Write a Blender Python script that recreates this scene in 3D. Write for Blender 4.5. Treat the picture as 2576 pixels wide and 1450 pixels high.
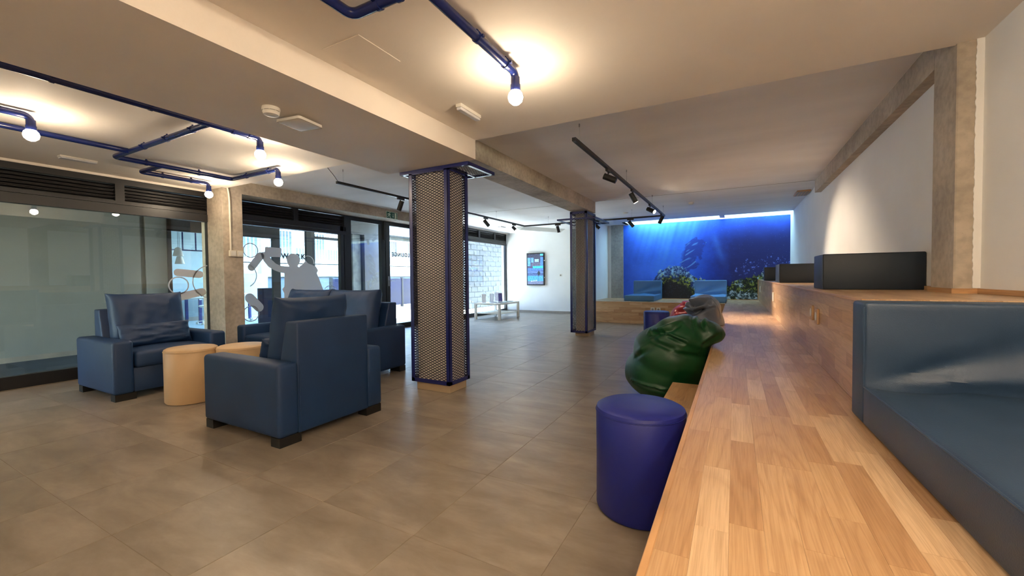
import bpy, bmesh, math, random
import numpy as np
from mathutils import Vector, Matrix, noise
random.seed(7)
S = bpy.context.scene
COL = S.collection
for o in list(bpy.data.objects):
    bpy.data.objects.remove(o)

# ------------------------------------------------------------------ camera
yaw, pit, rol = 0.494167, -0.0258141, -0.0097635
f0 = Vector((-math.sin(yaw), math.cos(yaw), 0)); r0 = Vector((math.cos(yaw), math.sin(yaw), 0)); u0 = Vector((0, 0, 1))
fw = math.cos(pit)*f0 + math.sin(pit)*u0
up = -math.sin(pit)*f0 + math.cos(pit)*u0
rt = math.cos(rol)*r0 + math.sin(rol)*up
up2 = -math.sin(rol)*r0 + math.cos(rol)*up
cam = bpy.data.cameras.new('camera'); camo = bpy.data.objects.new('camera', cam); COL.objects.link(camo)
mw = Matrix((rt, up2, -fw)).transposed().to_4x4(); mw.translation = Vector((0, 0, 1.15)); camo.matrix_world = mw
cam.sensor_fit = 'HORIZONTAL'; cam.sensor_width = 36; cam.lens = 36*1039.3/2576; cam.clip_start = .02
S.camera = camo

# ------------------------------------------------------------------ world, sun, exposure
SKY_STR = 1.0
SUN_STR = 18.0
EXPO = 2.82
BULB = 29.0
S.view_settings.view_transform = 'Standard'; S.view_settings.look = 'None'
S.view_settings.gamma = 1; S.view_settings.exposure = EXPO; S.view_settings.use_curve_mapping = False
w = bpy.data.worlds.new('world'); S.world = w; w.use_nodes = True
nt = w.node_tree; bg = nt.nodes['Background']
sky = nt.nodes.new('ShaderNodeTexSky'); sky.sky_type = 'NISHITA'; sky.sun_disc = False
sky.sun_elevation = math.radians(55); sky.sun_rotation = math.radians(60); sky.air_density = 1.3; sky.dust_density = .6
nt.links.new(sky.outputs[0], bg.inputs[0]); bg.inputs[1].default_value = SKY_STR
sl = bpy.data.lights.new('sun', 'SUN'); sl.energy = SUN_STR; sl.angle = .009; sl.color = (1, .97, .92)
so = bpy.data.objects.new('sun', sl); COL.objects.link(so)
so.rotation_euler = Vector((-.03, .08, -1)).to_track_quat('-Z', 'Y').to_euler()

# portals: they emit nothing of their own, they guide the sky's daylight through the glazing
for (x, y0, y1) in ((-6.98, -1.5, 3.2), (-6.98, 3.6, 7.75), (-6.9, 8.65, 12.0)):
    pa = bpy.data.lights.new('window_portal', 'AREA'); pa.shape = 'RECTANGLE'; pa.size = 2.2; pa.size_y = y1-y0; pa.cycles.is_portal = True
    po = bpy.data.objects.new('window_portal', pa); COL.objects.link(po); po.location = (x, (y0+y1)/2, 1.2)
    po.rotation_euler = (0, -math.pi/2, 0)

# ------------------------------------------------------------------ colours & materials
def lin(v):
    v = v/255.0
    return v/12.92 if v <= .04045 else ((v+.055)/1.055)**2.4
def C(r, g, b): return (lin(r), lin(g), lin(b), 1)
def newmat(name):
    m = bpy.data.materials.new(name); m.use_nodes = True
    nt = m.node_tree; return m, nt, nt.nodes['Principled BSDF']
def N(nt, t, **kw):
    n = nt.nodes.new(t)
    for k, v in kw.items():
        if k in n.inputs: n.inputs[k].default_value = v
        else: setattr(n, k, v)
    return n
def L(nt, a, b): nt.links.new(a, b)
def mixc(nt, fac, a, b, mode='MIX'):
    n = nt.nodes.new('ShaderNodeMix'); n.data_type = 'RGBA'; n.blend_type = mode
    for s, v in ((n.inputs[0], fac), (n.inputs[6], a), (n.inputs[7], b)):
        if hasattr(v, 'node'): nt.links.new(v, s)
        else: s.default_value = v
    return n.outputs[2]
def ramp(nt, src, stops):
    n = nt.nodes.new('ShaderNodeValToRGB'); cr = n.color_ramp
    while len(cr.elements) < len(stops): cr.elements.new(.5)
    for e, (p, c) in zip(cr.elements, stops): e.position = p; e.color = c
    nt.links.new(src, n.inputs[0]); return n.outputs[0]
def simple(name, col, rough=.5, metal=0, spec=.5, var=.06, nscale=6, bump=0, bscale=80, coat=0, stretch=None):
    m, nt, p = newmat(name)
    g = N(nt, 'ShaderNodeNewGeometry')
    vec = g.outputs['Position']
    if stretch:
        mp = N(nt, 'ShaderNodeMapping'); mp.inputs['Scale'].default_value = stretch; L(nt, vec, mp.inputs[0]); vec = mp.outputs[0]
    t = N(nt, 'ShaderNodeTexNoise', Scale=nscale, Detail=5.0); L(nt, vec, t.inputs['Vector'])
    d = tuple(c*(1-var*2) for c in col[:3])+(1,); u = tuple(min(1, c*(1+var*2)) for c in col[:3])+(1,)
    L(nt, ramp(nt, t.outputs[0], [(.3, d), (.7, u)]), p.inputs['Base Color'])
    p.inputs['Roughness'].default_value = rough; p.inputs['Metallic'].default_value = metal
    p.inputs['Specular IOR Level'].default_value = spec; p.inputs['Coat Weight'].default_value = coat
    if bump:
        t2 = N(nt, 'ShaderNodeTexNoise', Scale=bscale, Detail=3.0); L(nt, g.outputs['Position'], t2.inputs['Vector'])
        b = N(nt, 'ShaderNodeBump', Strength=bump, Distance=.003); L(nt, t2.outputs[0], b.inputs['Height']); L(nt, b.outputs[0], p.inputs['Normal'])
    return m
def emis(name, col, s):
    m, nt, p = newmat(name)
    p.inputs['Base Color'].default_value = (.8, .8, .8, 1); p.inputs['Emission Color'].default_value = col; p.inputs['Emission Strength'].default_value = s
    return m

M = {}
M['plaster'] = simple('warm_painted_plaster', C(238, 230, 220), .75, var=.02, nscale=1.5, bump=.15, bscale=60)
M['ceiling_raw'] = simple('painted_concrete_ceiling', C(234, 232, 232), .85, var=.035, nscale=1.1, bump=.25, bscale=14, stretch=(.6, 1.6, 1))
M['white_wall'] = simple('white_wall_paint', C(232, 232, 230), .8, var=.015, nscale=2, bump=.1, bscale=40)
M['trimwhite'] = simple('white_plastic', C(225, 222, 214), .45, var=.01)
M['tilegrey'] = simple('grey_tile_skirting', C(150, 141, 130), .5, var=.06, nscale=5)
M['blackmetal'] = simple('black_powder_coated_metal', C(22, 22, 24), .45, var=.05)
M['framemetal'] = simple('dark_anthracite_aluminium', C(24, 24, 27), .4, var=.04)
M['bluemetal'] = simple('blue_painted_steel', C(30, 38, 102), .33, var=.05, nscale=20)
M['pipeblue'] = simple('blue_conduit_paint', C(20, 34, 92), .24, var=.05, nscale=20)
M['meshsteel'] = simple('dark_blue_expanded_metal', C(24, 22, 44), .45, var=.05)
M['sofa'] = simple('navy_leatherette', C(22, 52, 92), .5, var=.07, nscale=3, bump=.25, bscale=350)
M['sofadark'] = simple('black_sofa_feet', C(16, 15, 15), .5)
M['beige'] = simple('tan_leatherette', C(204, 172, 132), .45, var=.03, nscale=4, bump=.2, bscale=400)
M['stoolblue'] = simple('royal_blue_leatherette', C(22, 32, 122), .42, var=.05, nscale=4, bump=.2, bscale=400)
M['mat'] = simple('teal_blue_leatherette', C(40, 62, 88), .45, var=.04, nscale=3, bump=.25, bscale=300)
M['matsea'] = simple('sea_blue_leatherette', C(62, 112, 158), .5, var=.04, nscale=3, bump=.2, bscale=300)
M['matsky'] = simple('light_blue_leatherette', C(96, 146, 194), .5, var=.04, nscale=3, bump=.2, bscale=300)
M['boxdark'] = simple('charcoal_blue_leatherette', C(27, 40, 54), .5, var=.04, nscale=3, bump=.2, bscale=300)
M['green'] = simple('dark_green_leatherette', C(7, 62, 32), .40, var=.12, nscale=4, bump=.25, bscale=300)
M['grey'] = simple('grey_leatherette', C(98, 108, 126), .42, var=.05, nscale=4, bump=.2, bscale=300)
M['red'] = simple('dark_red_leatherette', C(80, 8, 20), .42, var=.07, nscale=4, bump=.2, bscale=300)
M['lampblack'] = simple('matte_black_lamp', C(20, 20, 21), .5)
M['paving'] = simple('pale_outdoor_paving', C(190, 190, 186), .8, var=.12, nscale=2.5, bump=.2)
M['darkmat'] = simple('dark_entrance_matting', C(34, 36, 36), .9, var=.2, nscale=3, bump=.3)
M['block'] = simple('grey_split_face_block', C(20, 25, 30), .9, var=.12, nscale=9, bump=.9, bscale=25)
M['dimgrey'] = simple('darkened_outdoor_grey', C(70, 72, 74), .9, var=.1)  # outdoor grey darkened to cut bounced light and outdoor brightness
M['officewall'] = simple('coworking_wall_paint', C(150, 164, 168), .8, var=.02)
M['kerbgrey'] = simple('weathered_kerb_concrete', C(104, 108, 104), .9, var=.15)
M['walkwall'] = simple('walkway_wall_paint', C(140, 140, 134), .8, var=.02, nscale=2)
M['mortar'] = simple('grey_mortar', C(26, 31, 36), .95, var=.08, nscale=12, bump=.4)
M['facade'] = simple('pale_blue_grey_facade', C(58, 70, 84), .8, var=.1, nscale=.8)
M['facadeglass'] = simple('blue_facade_glass', C(60, 96, 140), .2, var=.2, nscale=.6)
M['bluepanel'] = simple('blue_outdoor_panel', C(10, 16, 50), .35, var=.1, nscale=3)
M['brushed'] = simple('brushed_steel', C(150, 150, 152), .35, metal=1)
M['paper'] = simple('printed_paper', C(222, 224, 228), .6, var=.05, nscale=40)
M['mag'] = simple('sage_green_magazine_cover', C(150, 160, 148), .5, var=.2, nscale=30)
M['magdark'] = simple('dark_magazine_cover', C(50, 54, 66), .5, var=.2, nscale=30)
M['socket'] = simple('ivory_socket_plastic', C(222, 214, 196), .4, var=.01)
M['woodsocket'] = simple('oak_coloured_socket_cover', C(196, 158, 118), .45, var=.05, nscale=20)

def concrete(name, col, warm):
    m, nt, p = newmat(name); g = N(nt, 'ShaderNodeNewGeometry')
    a = N(nt, 'ShaderNodeTexNoise', Scale=1.7, Detail=6.0, Roughness=.6); L(nt, g.outputs['Position'], a.inputs['Vector'])
    b = N(nt, 'ShaderNodeTexNoise', Scale=22.0, Detail=4.0); L(nt, g.outputs['Position'], b.inputs['Vector'])
    c1 = ramp(nt, a.outputs[0], [(.32, tuple(x*.72 for x in col[:3])+(1,)), (.5, col), (.7, warm)])
    c2 = ramp(nt, b.outputs[0], [(.35, (.82, .82, .82, 1)), (.6, (1, 1, 1, 1))])
    v = N(nt, 'ShaderNodeTexVoronoi', Scale=26.0); L(nt, g.outputs['Position'], v.inputs['Vector'])
    pits = ramp(nt, v.outputs['Distance'], [(.0, (.55, .52, .48, 1)), (.07, (1, 1, 1, 1))])
    L(nt, mixc(nt, .6, mixc(nt, 1, c1, c2, 'MULTIPLY'), pits, 'MULTIPLY'), p.inputs['Base Color'])
    p.inputs['Roughness'].default_value = .85
    bm = N(nt, 'ShaderNodeBump', Strength=.5, Distance=.004); L(nt, b.outputs[0], bm.inputs['Height']); L(nt, bm.outputs[0], p.inputs['Normal'])
    return m
M['concrete'] = concrete('board_marked_concrete', C(184, 172, 156), C(202, 190, 174))
M['concretegrey'] = concrete('grey_concrete', C(165, 165, 162), C(182, 180, 175))

def tilemat():
    m, nt, p = newmat('greige_porcelain_tile'); g = N(nt, 'ShaderNodeNewGeometry'); oi = N(nt, 'ShaderNodeObjectInfo')
    add = N(nt, 'ShaderNodeVectorMath', operation='ADD'); L(nt, g.outputs['Position'], add.inputs[0])
    mul = N(nt, 'ShaderNodeMath', operation='MULTIPLY'); mul.inputs[1].default_value = 37.0; L(nt, oi.outputs['Random'], mul.inputs[0]); L(nt, mul.outputs[0], add.inputs[1])
    mp = N(nt, 'ShaderNodeMapping'); mp.inputs['Scale'].default_value = (1.2, 3.0, 1); L(nt, add.outputs[0], mp.inputs[0])
    a = N(nt, 'ShaderNodeTexNoise', Scale=1.9, Detail=6.0, Roughness=.62, Distortion=.35); L(nt, mp.outputs[0], a.inputs['Vector'])
    base = ramp(nt, a.outputs[0], [(.25, C(120, 108, 93)), (.5, C(143, 131, 116)), (.75, C(166, 154, 139))])
    tone = ramp(nt, oi.outputs['Random'], [(0, (.95, .95, .95, 1)), (1, (1.03, 1.03, 1.03, 1))])
    L(nt, mixc(nt, 1, base, tone, 'MULTIPLY'), p.inputs['Base Color'])
    r = N(nt, 'ShaderNodeMapRange'); r.inputs[3].default_value = .30; r.inputs[4].default_value = .38; L(nt, a.outputs[0], r.inputs[0]); L(nt, r.outputs[0], p.inputs['Roughness'])
    p.inputs['Specular IOR Level'].default_value = .5
    b = N(nt, 'ShaderNodeBump', Strength=.06, Distance=.002); L(nt, a.outputs[0], b.inputs['Height']); L(nt, b.outputs[0], p.inputs['Normal'])
    return m
M['tile'] = tilemat()
M['grout'] = simple('brown_grey_grout', C(136, 124, 108), .9)

def woodmat(name, c0, c1, c2, rough=.33):
    m, nt, p = newmat(name)
    at = N(nt, 'ShaderNodeAttribute'); at.attribute_name = 'gc'
    tn = N(nt, 'ShaderNodeAttribute'); tn.attribute_name = 'tone'
    mp = N(nt, 'ShaderNodeMapping'); mp.inputs['Scale'].default_value = (.75, 6, 7); L(nt, at.outputs['Vector'], mp.inputs[0])
    a = N(nt, 'ShaderNodeTexNoise', Scale=1.0, Detail=2.0, Distortion=.4); L(nt, mp.outputs[0], a.inputs['Vector'])
    mu = N(nt, 'ShaderNodeMath', operation='MULTIPLY'); mu.inputs[1].default_value = 11.0; L(nt, a.outputs[0], mu.inputs[0])
    fr = N(nt, 'ShaderNodeMath', operation='FRACT'); L(nt, mu.outputs[0], fr.inputs[0])
    rings = ramp(nt, fr.outputs[0], [(0, (.84, .80, .76, 1)), (.4, (1, 1, 1, 1)), (.85, (.97, .96, .95, 1)), (1, (.84, .80, .76, 1))])
    mp2 = N(nt, 'ShaderNodeMapping'); mp2.inputs['Scale'].default_value = (7, 260, 7); L(nt, at.outputs['Vector'], mp2.inputs[0])
    f = N(nt, 'ShaderNodeTexNoise', Scale=1.0, Detail=3.0); L(nt, mp2.outputs[0], f.inputs['Vector'])
    fib = ramp(nt, f.outputs[0], [(.35, (.84, .8, .76, 1)), (.6, (1, 1, 1, 1))])
    base = ramp(nt, tn.outputs['Fac'], [(0, c0), (.5, c1), (1, c2)])
    c = mixc(nt, 1, base, rings, 'MULTIPLY'); c = mixc(nt, 1, c, fib, 'MULTIPLY')
    L(nt, c, p.inputs['Base Color']); p.inputs['Roughness'].default_value = rough; p.inputs['Specular IOR Level'].default_value = .5
    b = N(nt, 'ShaderNodeBump', Strength=.1, Distance=.001); L(nt, f.outputs[0], b.inputs['Height']); L(nt, b.outputs[0], p.inputs['Normal'])
    return m
M['oak'] = woodmat('oiled_oak_staves', C(178, 140, 102), C(199, 164, 124), C(216, 186, 150))
M['oakplain'] = simple('oak_carcass_wood', C(184, 142, 98), .4, var=.12, nscale=5, stretch=(2, .6, 20))

def glassmat(name, tint, refl=.08, rough=0.0):
    m = bpy.data.materials.new(name); m.use_nodes = True; nt = m.node_tree; nt.nodes.clear()
    out = N(nt, 'ShaderNodeOutputMaterial'); tr = N(nt, 'ShaderNodeBsdfTransparent'); gl = N(nt, 'ShaderNodeBsdfGlossy')
    tr.inputs[0].default_value = tint; gl.inputs[0].default_value = (1, 1, 1, 1); gl.inputs['Roughness'].default_value = rough
    fz = N(nt, 'ShaderNodeLayerWeight'); fz.inputs[0].default_value = .5
    pw = N(nt, 'ShaderNodeMath', operation='POWER'); pw.inputs[1].default_value = 4.0; L(nt, fz.outputs['Facing'], pw.inputs[0])
    ad2 = N(nt, 'ShaderNodeMath', operation='MULTIPLY_ADD'); ad2.inputs[1].default_value = .9; ad2.inputs[2].default_value = .045; ad2.use_clamp = True; L(nt, pw.outputs[0], ad2.inputs[0])
    mx = N(nt, 'ShaderNodeMixShader'); L(nt, ad2.outputs[0], mx.inputs[0]); L(nt, tr.outputs[0], mx.inputs[1]); L(nt, gl.outputs[0], mx.inputs[2]); L(nt, mx.outputs[0], out.inputs[0])
    return m
M['glass'] = glassmat('clear_window_glass', (.9, .96, .97, 1))
M['acrylic'] = glassmat('clear_acrylic', (.9, .94, .98, 1))
def frostmat():
    m = bpy.data.materials.new('frosted_grey_film'); m.use_nodes = True; nt = m.node_tree; nt.nodes.clear()
    out = N(nt, 'ShaderNodeOutputMaterial'); d = N(nt, 'ShaderNodeBsdfDiffuse'); t = N(nt, 'ShaderNodeBsdfTranslucent'); tr = N(nt, 'ShaderNodeBsdfTransparent')
    d.inputs[0].default_value = C(225, 226, 228); t.inputs[0].default_value = C(215, 220, 228); tr.inputs[0].default_value = (.8, .82, .86, 1)
    nz = N(nt, 'ShaderNodeTexNoise', Scale=30.0); r = N(nt, 'ShaderNodeMapRange'); r.inputs[3].default_value = .45; r.inputs[4].default_value = .5; L(nt, nz.outputs[0], r.inputs[0])
    m1 = N(nt, 'ShaderNodeMixShader'); L(nt, r.outputs[0], m1.inputs[0]); L(nt, d.outputs[0], m1.inputs[1]); L(nt, t.outputs[0], m1.inputs[2])
    m2 = N(nt, 'ShaderNodeMixShader'); m2.inputs[0].default_value = .07; L(nt, m1.outputs[0], m2.inputs[1]); L(nt, tr.outputs[0], m2.inputs[2]); L(nt, m2.outputs[0], out.inputs[0])
    return m
M['frost'] = frostmat()
def vcolmat(name, rough=.5, em=0):
    m, nt, p = newmat(name); a = N(nt, 'ShaderNodeAttribute'); a.attribute_name = 'print'
    nz = N(nt, 'ShaderNodeTexNoise', Scale=55.0, Detail=4.0); r = ramp(nt, nz.outputs[0], [(.3, (.93, .93, .93, 1)), (.7, (1, 1, 1, 1))])
    c = mixc(nt, 1, a.outputs['Color'], r, 'MULTIPLY')
    L(nt, c, p.inputs['Base Color']); p.inputs['Roughness'].default_value = rough
    if em: L(nt, c, p.inputs['Emission Color']); p.inputs['Emission Strength'].default_value = em
    return m
M['bulb'] = emis('warm_glowing_bulb', (1, .80, .57, 1), BULB)
M['spotlens'] = emis('lit_spotlight_lens', (1, .8, .55, 1), 40)
M['skylight'] = emis('skylight_diffuser', (.45, .8, 1, 1), 1.35)
M['led'] = emis('white_ceiling_led', (.75, .92, 1, 1), 1.2)
M['led_off'] = simple('emergency_lamp_diffuser', C(200, 200, 205), .4)

# ------------------------------------------------------------------ mesh helpers
class MB:
    def __init__(s): s.bm = bmesh.new()
    def box(s, x0, x1, y0, y1, z0, z1, bev=0, seg=2):
        r = bmesh.ops.create_cube(s.bm, size=1)
        vs = r['verts']
        bmesh.ops.scale(s.bm, vec=(x1-x0, y1-y0, z1-z0), verts=vs)
        bmesh.ops.translate(s.bm, vec=((x0+x1)/2, (y0+y1)/2, (z0+z1)/2), verts=vs)
        if bev:
            es = list({e for v in vs for e in v.link_edges})
            bmesh.ops.bevel(s.bm, geom=es, offset=bev, segments=seg, affect='EDGES', profile=.5)
        return s
    def bar(s, a, b, wd, h=None, bev=0):
        a = Vector(a); b = Vector(b); d = b-a; h = h or wd
        r = bmesh.ops.create_cube(s.bm, size=1); vs = r['verts']
        bmesh.ops.scale(s.bm, vec=(wd, h, d.length), verts=vs)
        q = d.to_track_quat('Z', 'Y'); bmesh.ops.rotate(s.bm, cent=(0, 0, 0), matrix=q.to_matrix(), verts=vs)
        bmesh.ops.translate(s.bm, vec=(a+b)/2, verts=vs); return s
    def cyl(s, a, b, r, r2=None, n=24):
        a = Vector(a); b = Vector(b); d = b-a
        rr = bmesh.ops.create_cone(s.bm, cap_ends=True, segments=n, radius1=r, radius2=r if r2 is None else r2, depth=d.length); vs = rr['verts']
        bmesh.ops.rotate(s.bm, cent=(0, 0, 0), matrix=d.to_track_quat('Z', 'Y').to_matrix(), verts=vs)
        bmesh.ops.translate(s.bm, vec=(a+b)/2, verts=vs); return s
    def lathe(s, prof, c=(0, 0, 0), n=40):
        rings = []
        for r, z in prof: rings.append([s.bm.verts.new((c[0]+r*math.cos(2*math.pi*k/n), c[1]+r*math.sin(2*math.pi*k/n), c[2]+z)) for k in range(n)])
        for a, b in zip(rings, rings[1:]):
            for k in range(n): s.bm.faces.new((a[k], a[(k+1) % n], b[(k+1) % n], b[k]))
        s.bm.faces.new(list(reversed(rings[0]))); s.bm.faces.new(rings[-1]); return s
    def poly(s, pts, thick):
        vs = [s.bm.verts.new(p) for p in pts]; f = s.bm.faces.new(vs)
        r = bmesh.ops.extrude_face_region(s.bm, geom=[f]); nv = [e for e in r['geom'] if isinstance(e, bmesh.types.BMVert)]
        bmesh.ops.translate(s.bm, vec=thick, verts=nv); return s
    def tube(s, pts, r, n=14, bend=.05):
        # rounded polyline tube
        P = [Vector(p) for p in pts]; path = [P[0]]
        for i in range(1, len(P)-1):
            d1 = (P[i-1]-P[i]).normalized(); d2 = (P[i+1]-P[i]).normalized()
            A = P[i]+d1*bend; B = P[i]+d2*bend
            for k in range(7):
                t = k/6; path.append((1-t)**2*A+2*t*(1-t)*P[i]+t*t*B)
        path.append(P[-1]); rings = []; prev = None
        for i, p in enumerate(path):
            d = (path[min(i+1, len(path)-1)]-path[max(i-1, 0)]).normalized()
            if prev is None: x = d.orthogonal().normalized()
            else: x = (prev-d*prev.dot(d)).normalized()
            prev = x; y = d.cross(x)
            rings.append([s.bm.verts.new(p+r*(math.cos(2*math.pi*k/n)*x+math.sin(2*math.pi*k/n)*y)) for k in range(n)])
        for a, b in zip(rings, rings[1:]):
            for k in range(n): s.bm.faces.new((a[k], a[(k+1) % n], b[(k+1) % n], b[k]))
        s.bm.faces.new(list(reversed(rings[0]))); s.bm.faces.new(rings[-1]); return s
    def build(s, name, mat, parent=None, smooth=False, kind=None):
        bmesh.ops.recalc_face_normals(s.bm, faces=s.bm.faces)
        me = bpy.data.meshes.new(name); s.bm.to_mesh(me); s.bm.free()
        if smooth: me.shade_smooth(); me.set_sharp_from_angle(angle=math.radians(42))
        return link(name, me, mat, parent, kind)
def link(name, me, mat, parent=None, kind=None):
    if mat is not None and not me.materials: me.materials.append(mat)
    o = bpy.data.objects.new(name, me); COL.objects.link(o)
    if parent is not None: o.parent = parent
    if kind: o['kind'] = kind
    return o
def tag(o, label, cat, group=None):
    o['label'] = label; o['category'] = cat
    if group: o['group'] = group
    return o
def thing(name, label, cat, loc=(0, 0, 0), rz=0, group=None):
    o = bpy.data.objects.new(name, None); COL.objects.link(o); o.location = loc; o.rotation_euler = (0, 0, rz); o.empty_display_size = .1
    return tag(o, label, cat, group)
def struct(name, mb, mat, smooth=False):
    return mb.build(name, mat, None, smooth, 'structure')
def copy_tree(o, parent=None):
    c = o.copy(); COL.objects.link(c); c.parent = parent
    for ch in [x for x in bpy.data.objects if x.parent == o]: copy_tree(ch, c)
    return c

# ------------------------------------------------------------------ levels (metres)
ZC, ZD, ZL, ZS = 2.61, 2.432, 2.47, 2.252       # slab ceiling, right drywall ceiling, left drywall ceiling, soffit box
HB, HT = .527, 1.035                            # bench, terrace
XF, XR, XW, XN = -.165, .519, 1.17, 1.195       # bench front, riser, far right wall, near right wall
YM, YB = 11.86, 12.1
XG = -6.85                                      # glazing plane

# ================================================================== STRUCTURE
fl = struct('floor', MB().box(-6.95, 1.4, -3.6, 12.3, -.12, -.0016), M['grout'])
tm = MB().box(-.3035, .3035, -.3135, .3135, -.0012, .0012, .0008, 1)
t0 = tm.build('tile', M['tile'], fl); first = True
for i in range(-9, 2):
    for j in range(-4, 18):
        cx = -1.26+.61*i+.305; cy = 1.387+.63*j+.315
        if cx > .0 or cy > 12.1 or cy < -1 or cx < -6.9: continue
        if cy > 10.3 and cx > -3.2: continue
        # tiles out of view near the camera's left are left to the grout bed only behind the lens
        if cy < -.2 : continue
        if first: t = t0; first = False
        else: t = t0.copy(); COL.objects.link(t)
        t.location = (cx, cy, random.uniform(-.0013, -.0009))
struct('ceiling', MB().box(-7.2, 1.5, 3.0, 11.34, ZC, ZC+.12), M['ceiling_raw'])
struct('ceiling_back_left', MB().box(-7.2, -2.62, 11.34, 12.4, ZC, ZC+.12), M['ceiling_raw'])
struct('ceiling_slot_rib', MB().box(-.335, -.222, 11.34, YM, ZC, ZC+.3), M['ceiling_raw'])
struct('ceiling_right_drywall', MB().box(-2.14, 1.4, -3.6, 3.27, ZD, ZD+.1), M['plaster'])
struct('ceiling_left_drywall', MB().box(-7.0, -3.2, -3.6, 3.31, ZL, ZL+.1), M['plaster'])
struct('ceiling_soffit_box', MB().box(-3.225, -2.13, -3.6, 3.26, ZS, ZS+.35), M['plaster'])
struct('ceiling_seam', MB().box(-6.3, 1.1, 7.893, 7.9, ZC-.003, ZC+.01), M['tilegrey'])
struct('ceiling_access_hatch', MB().box(-2.03, -1.74, 1.56, 1.87, ZD-.003, ZD+.01, .0015, 1), M['plaster'])
struct('roof', MB().box(-6.97, 1.6, -3.7, 11.2, 2.95, 3.1), M['concretegrey'])
struct('beam_central', MB().box(-2.76, -2.41, 3.26, 7.95, 2.395, ZC+.02), M['concrete'])
struct('beam_window', MB().box(-6.95, -6.42, 3.25, 8.6, 2.42, ZC+.02), M['concrete'])
struct('beam_right', MB().box(1.09, 1.4, 3.55, 7.9, 2.417, ZC+.02), M['concrete'])
struct('pillar_left', MB().box(-7.0, -6.421, 3.251, 3.52, 0, 2.42), M['concrete'])
struct('pillar_door', MB().box(-7.0, -6.45, 7.82, 8.6, 0, 2.42), M['concrete'])
struct('pillar_right', MB().box(1.09, 1.4, 3.24, 3.55, HT-.02, ZC+.02, .006, 1), M['concrete'])
struct('wall_right', MB().box(XW, 1.4, 3.5, 12.3, -.1, 3.0), M['white_wall'])
struct('wall_right_near', MB().box(XN, 1.4, -3.6, 3.27, -.1, 2.6), M['white_wall'])
# rough plaster edge beside the concrete pillar
mb = MB(); rz = random.Random(3); pts = []
for k in range(90):
    z = HT+.03+k*(ZD-HT-.03)/89; pts.append((1.166-rz.random()*.005, 3.2385, z))
pts2 = [(1.2, 3.2385, ZD), (1.2, 3.2385, HT+.03)]
mb.poly([Vector(p) for p in pts]+[Vector(p) for p in pts2], Vector((0, -.006, 0)))
struct('trim_plaster_edge', mb, M['white_wall'])
struct('wall_back', MB().box(-6.9, -3.2, YB, 12.35, -.1, 3.0), M['white_wall'])
struct('wall_niche', MB().box(-3.36, -3.235, 10.25, YB, 0, 2.65), M['white_wall'])
struct('wall_back_mural', MB().box(-3.3, 1.4, YM+.03, 12.35, -.1, 3.3), M['white_wall'])
struct('pilaster_back', MB().box(-3.13, -2.79, YM-.02, YM+.05, HB, ZC), M['concretegrey'])
struct('pilaster_corner', MB().box(-4.4, -4.25, YB-.03, YB+.02, 0, ZC), M['concretegrey'])
struct('wall_behind', MB().box(-7.0, 1.4, -3.8, -3.6, -.1, 3.0), M['plaster'])
struct('wall_window_near', MB().box(-7.0, XG-.05, -3.6, -1.6, 0, 2.6), M['plaster'])
struct('baseboard_back', MB().box(-6.7, -3.36, YB-.012, YB, 0, .075), M['tilegrey'])
struct('baseboard_right', MB().box(XW-.014, XW, 3.55, 11.3, HT, HT+.028), M['oakplain'])
struct('baseboard_right_near', MB().box(XN-.014, XN, 2.4, 3.24, HT, HT+.028), M['oakplain'])
struct('baseboard_pillar', MB().box(1.09-.012, 1.2, 3.226, 3.56, HT, HT+.028), M['oakplain'])
struct('trim_window_strip', MB().box(XG-.04, XG+.03, -1.6, 3.26, 2.442, ZL), M['plaster'])
struct('trim_far_window', MB().box(-7.0, -6.66, 8.6, YB, 2.585, ZC), M['plaster'])
struct('ceiling_pipe_casing', MB().poly([Vector((-5.6, 10.6, ZC)), Vector((-5.45, 10.6, ZC-.1)), Vector((-5.3, 10.6, ZC))], Vector((.75, 1.3, 0))), M['trimwhite'])
# skylight shaft above the mural
struct('skylight_shaft', MB().box(-2.72, -2.62, 11.34, YM+.1, ZC, 3.1).box(1.17, 1.3, 11.3, YM+.1, ZC, 3.1).box(-2.7, 1.25, 11.24, 11.34, ZC+.1, 3.1), M['white_wall'])
skl = struct('skylight', MB().box(-2.62, -.335, 11.34, YM+.04, 2.9, 2.93).box(-.222, 1.17, 11.34, YM+.04, 2.9, 2.93), M['skylight'])

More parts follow.
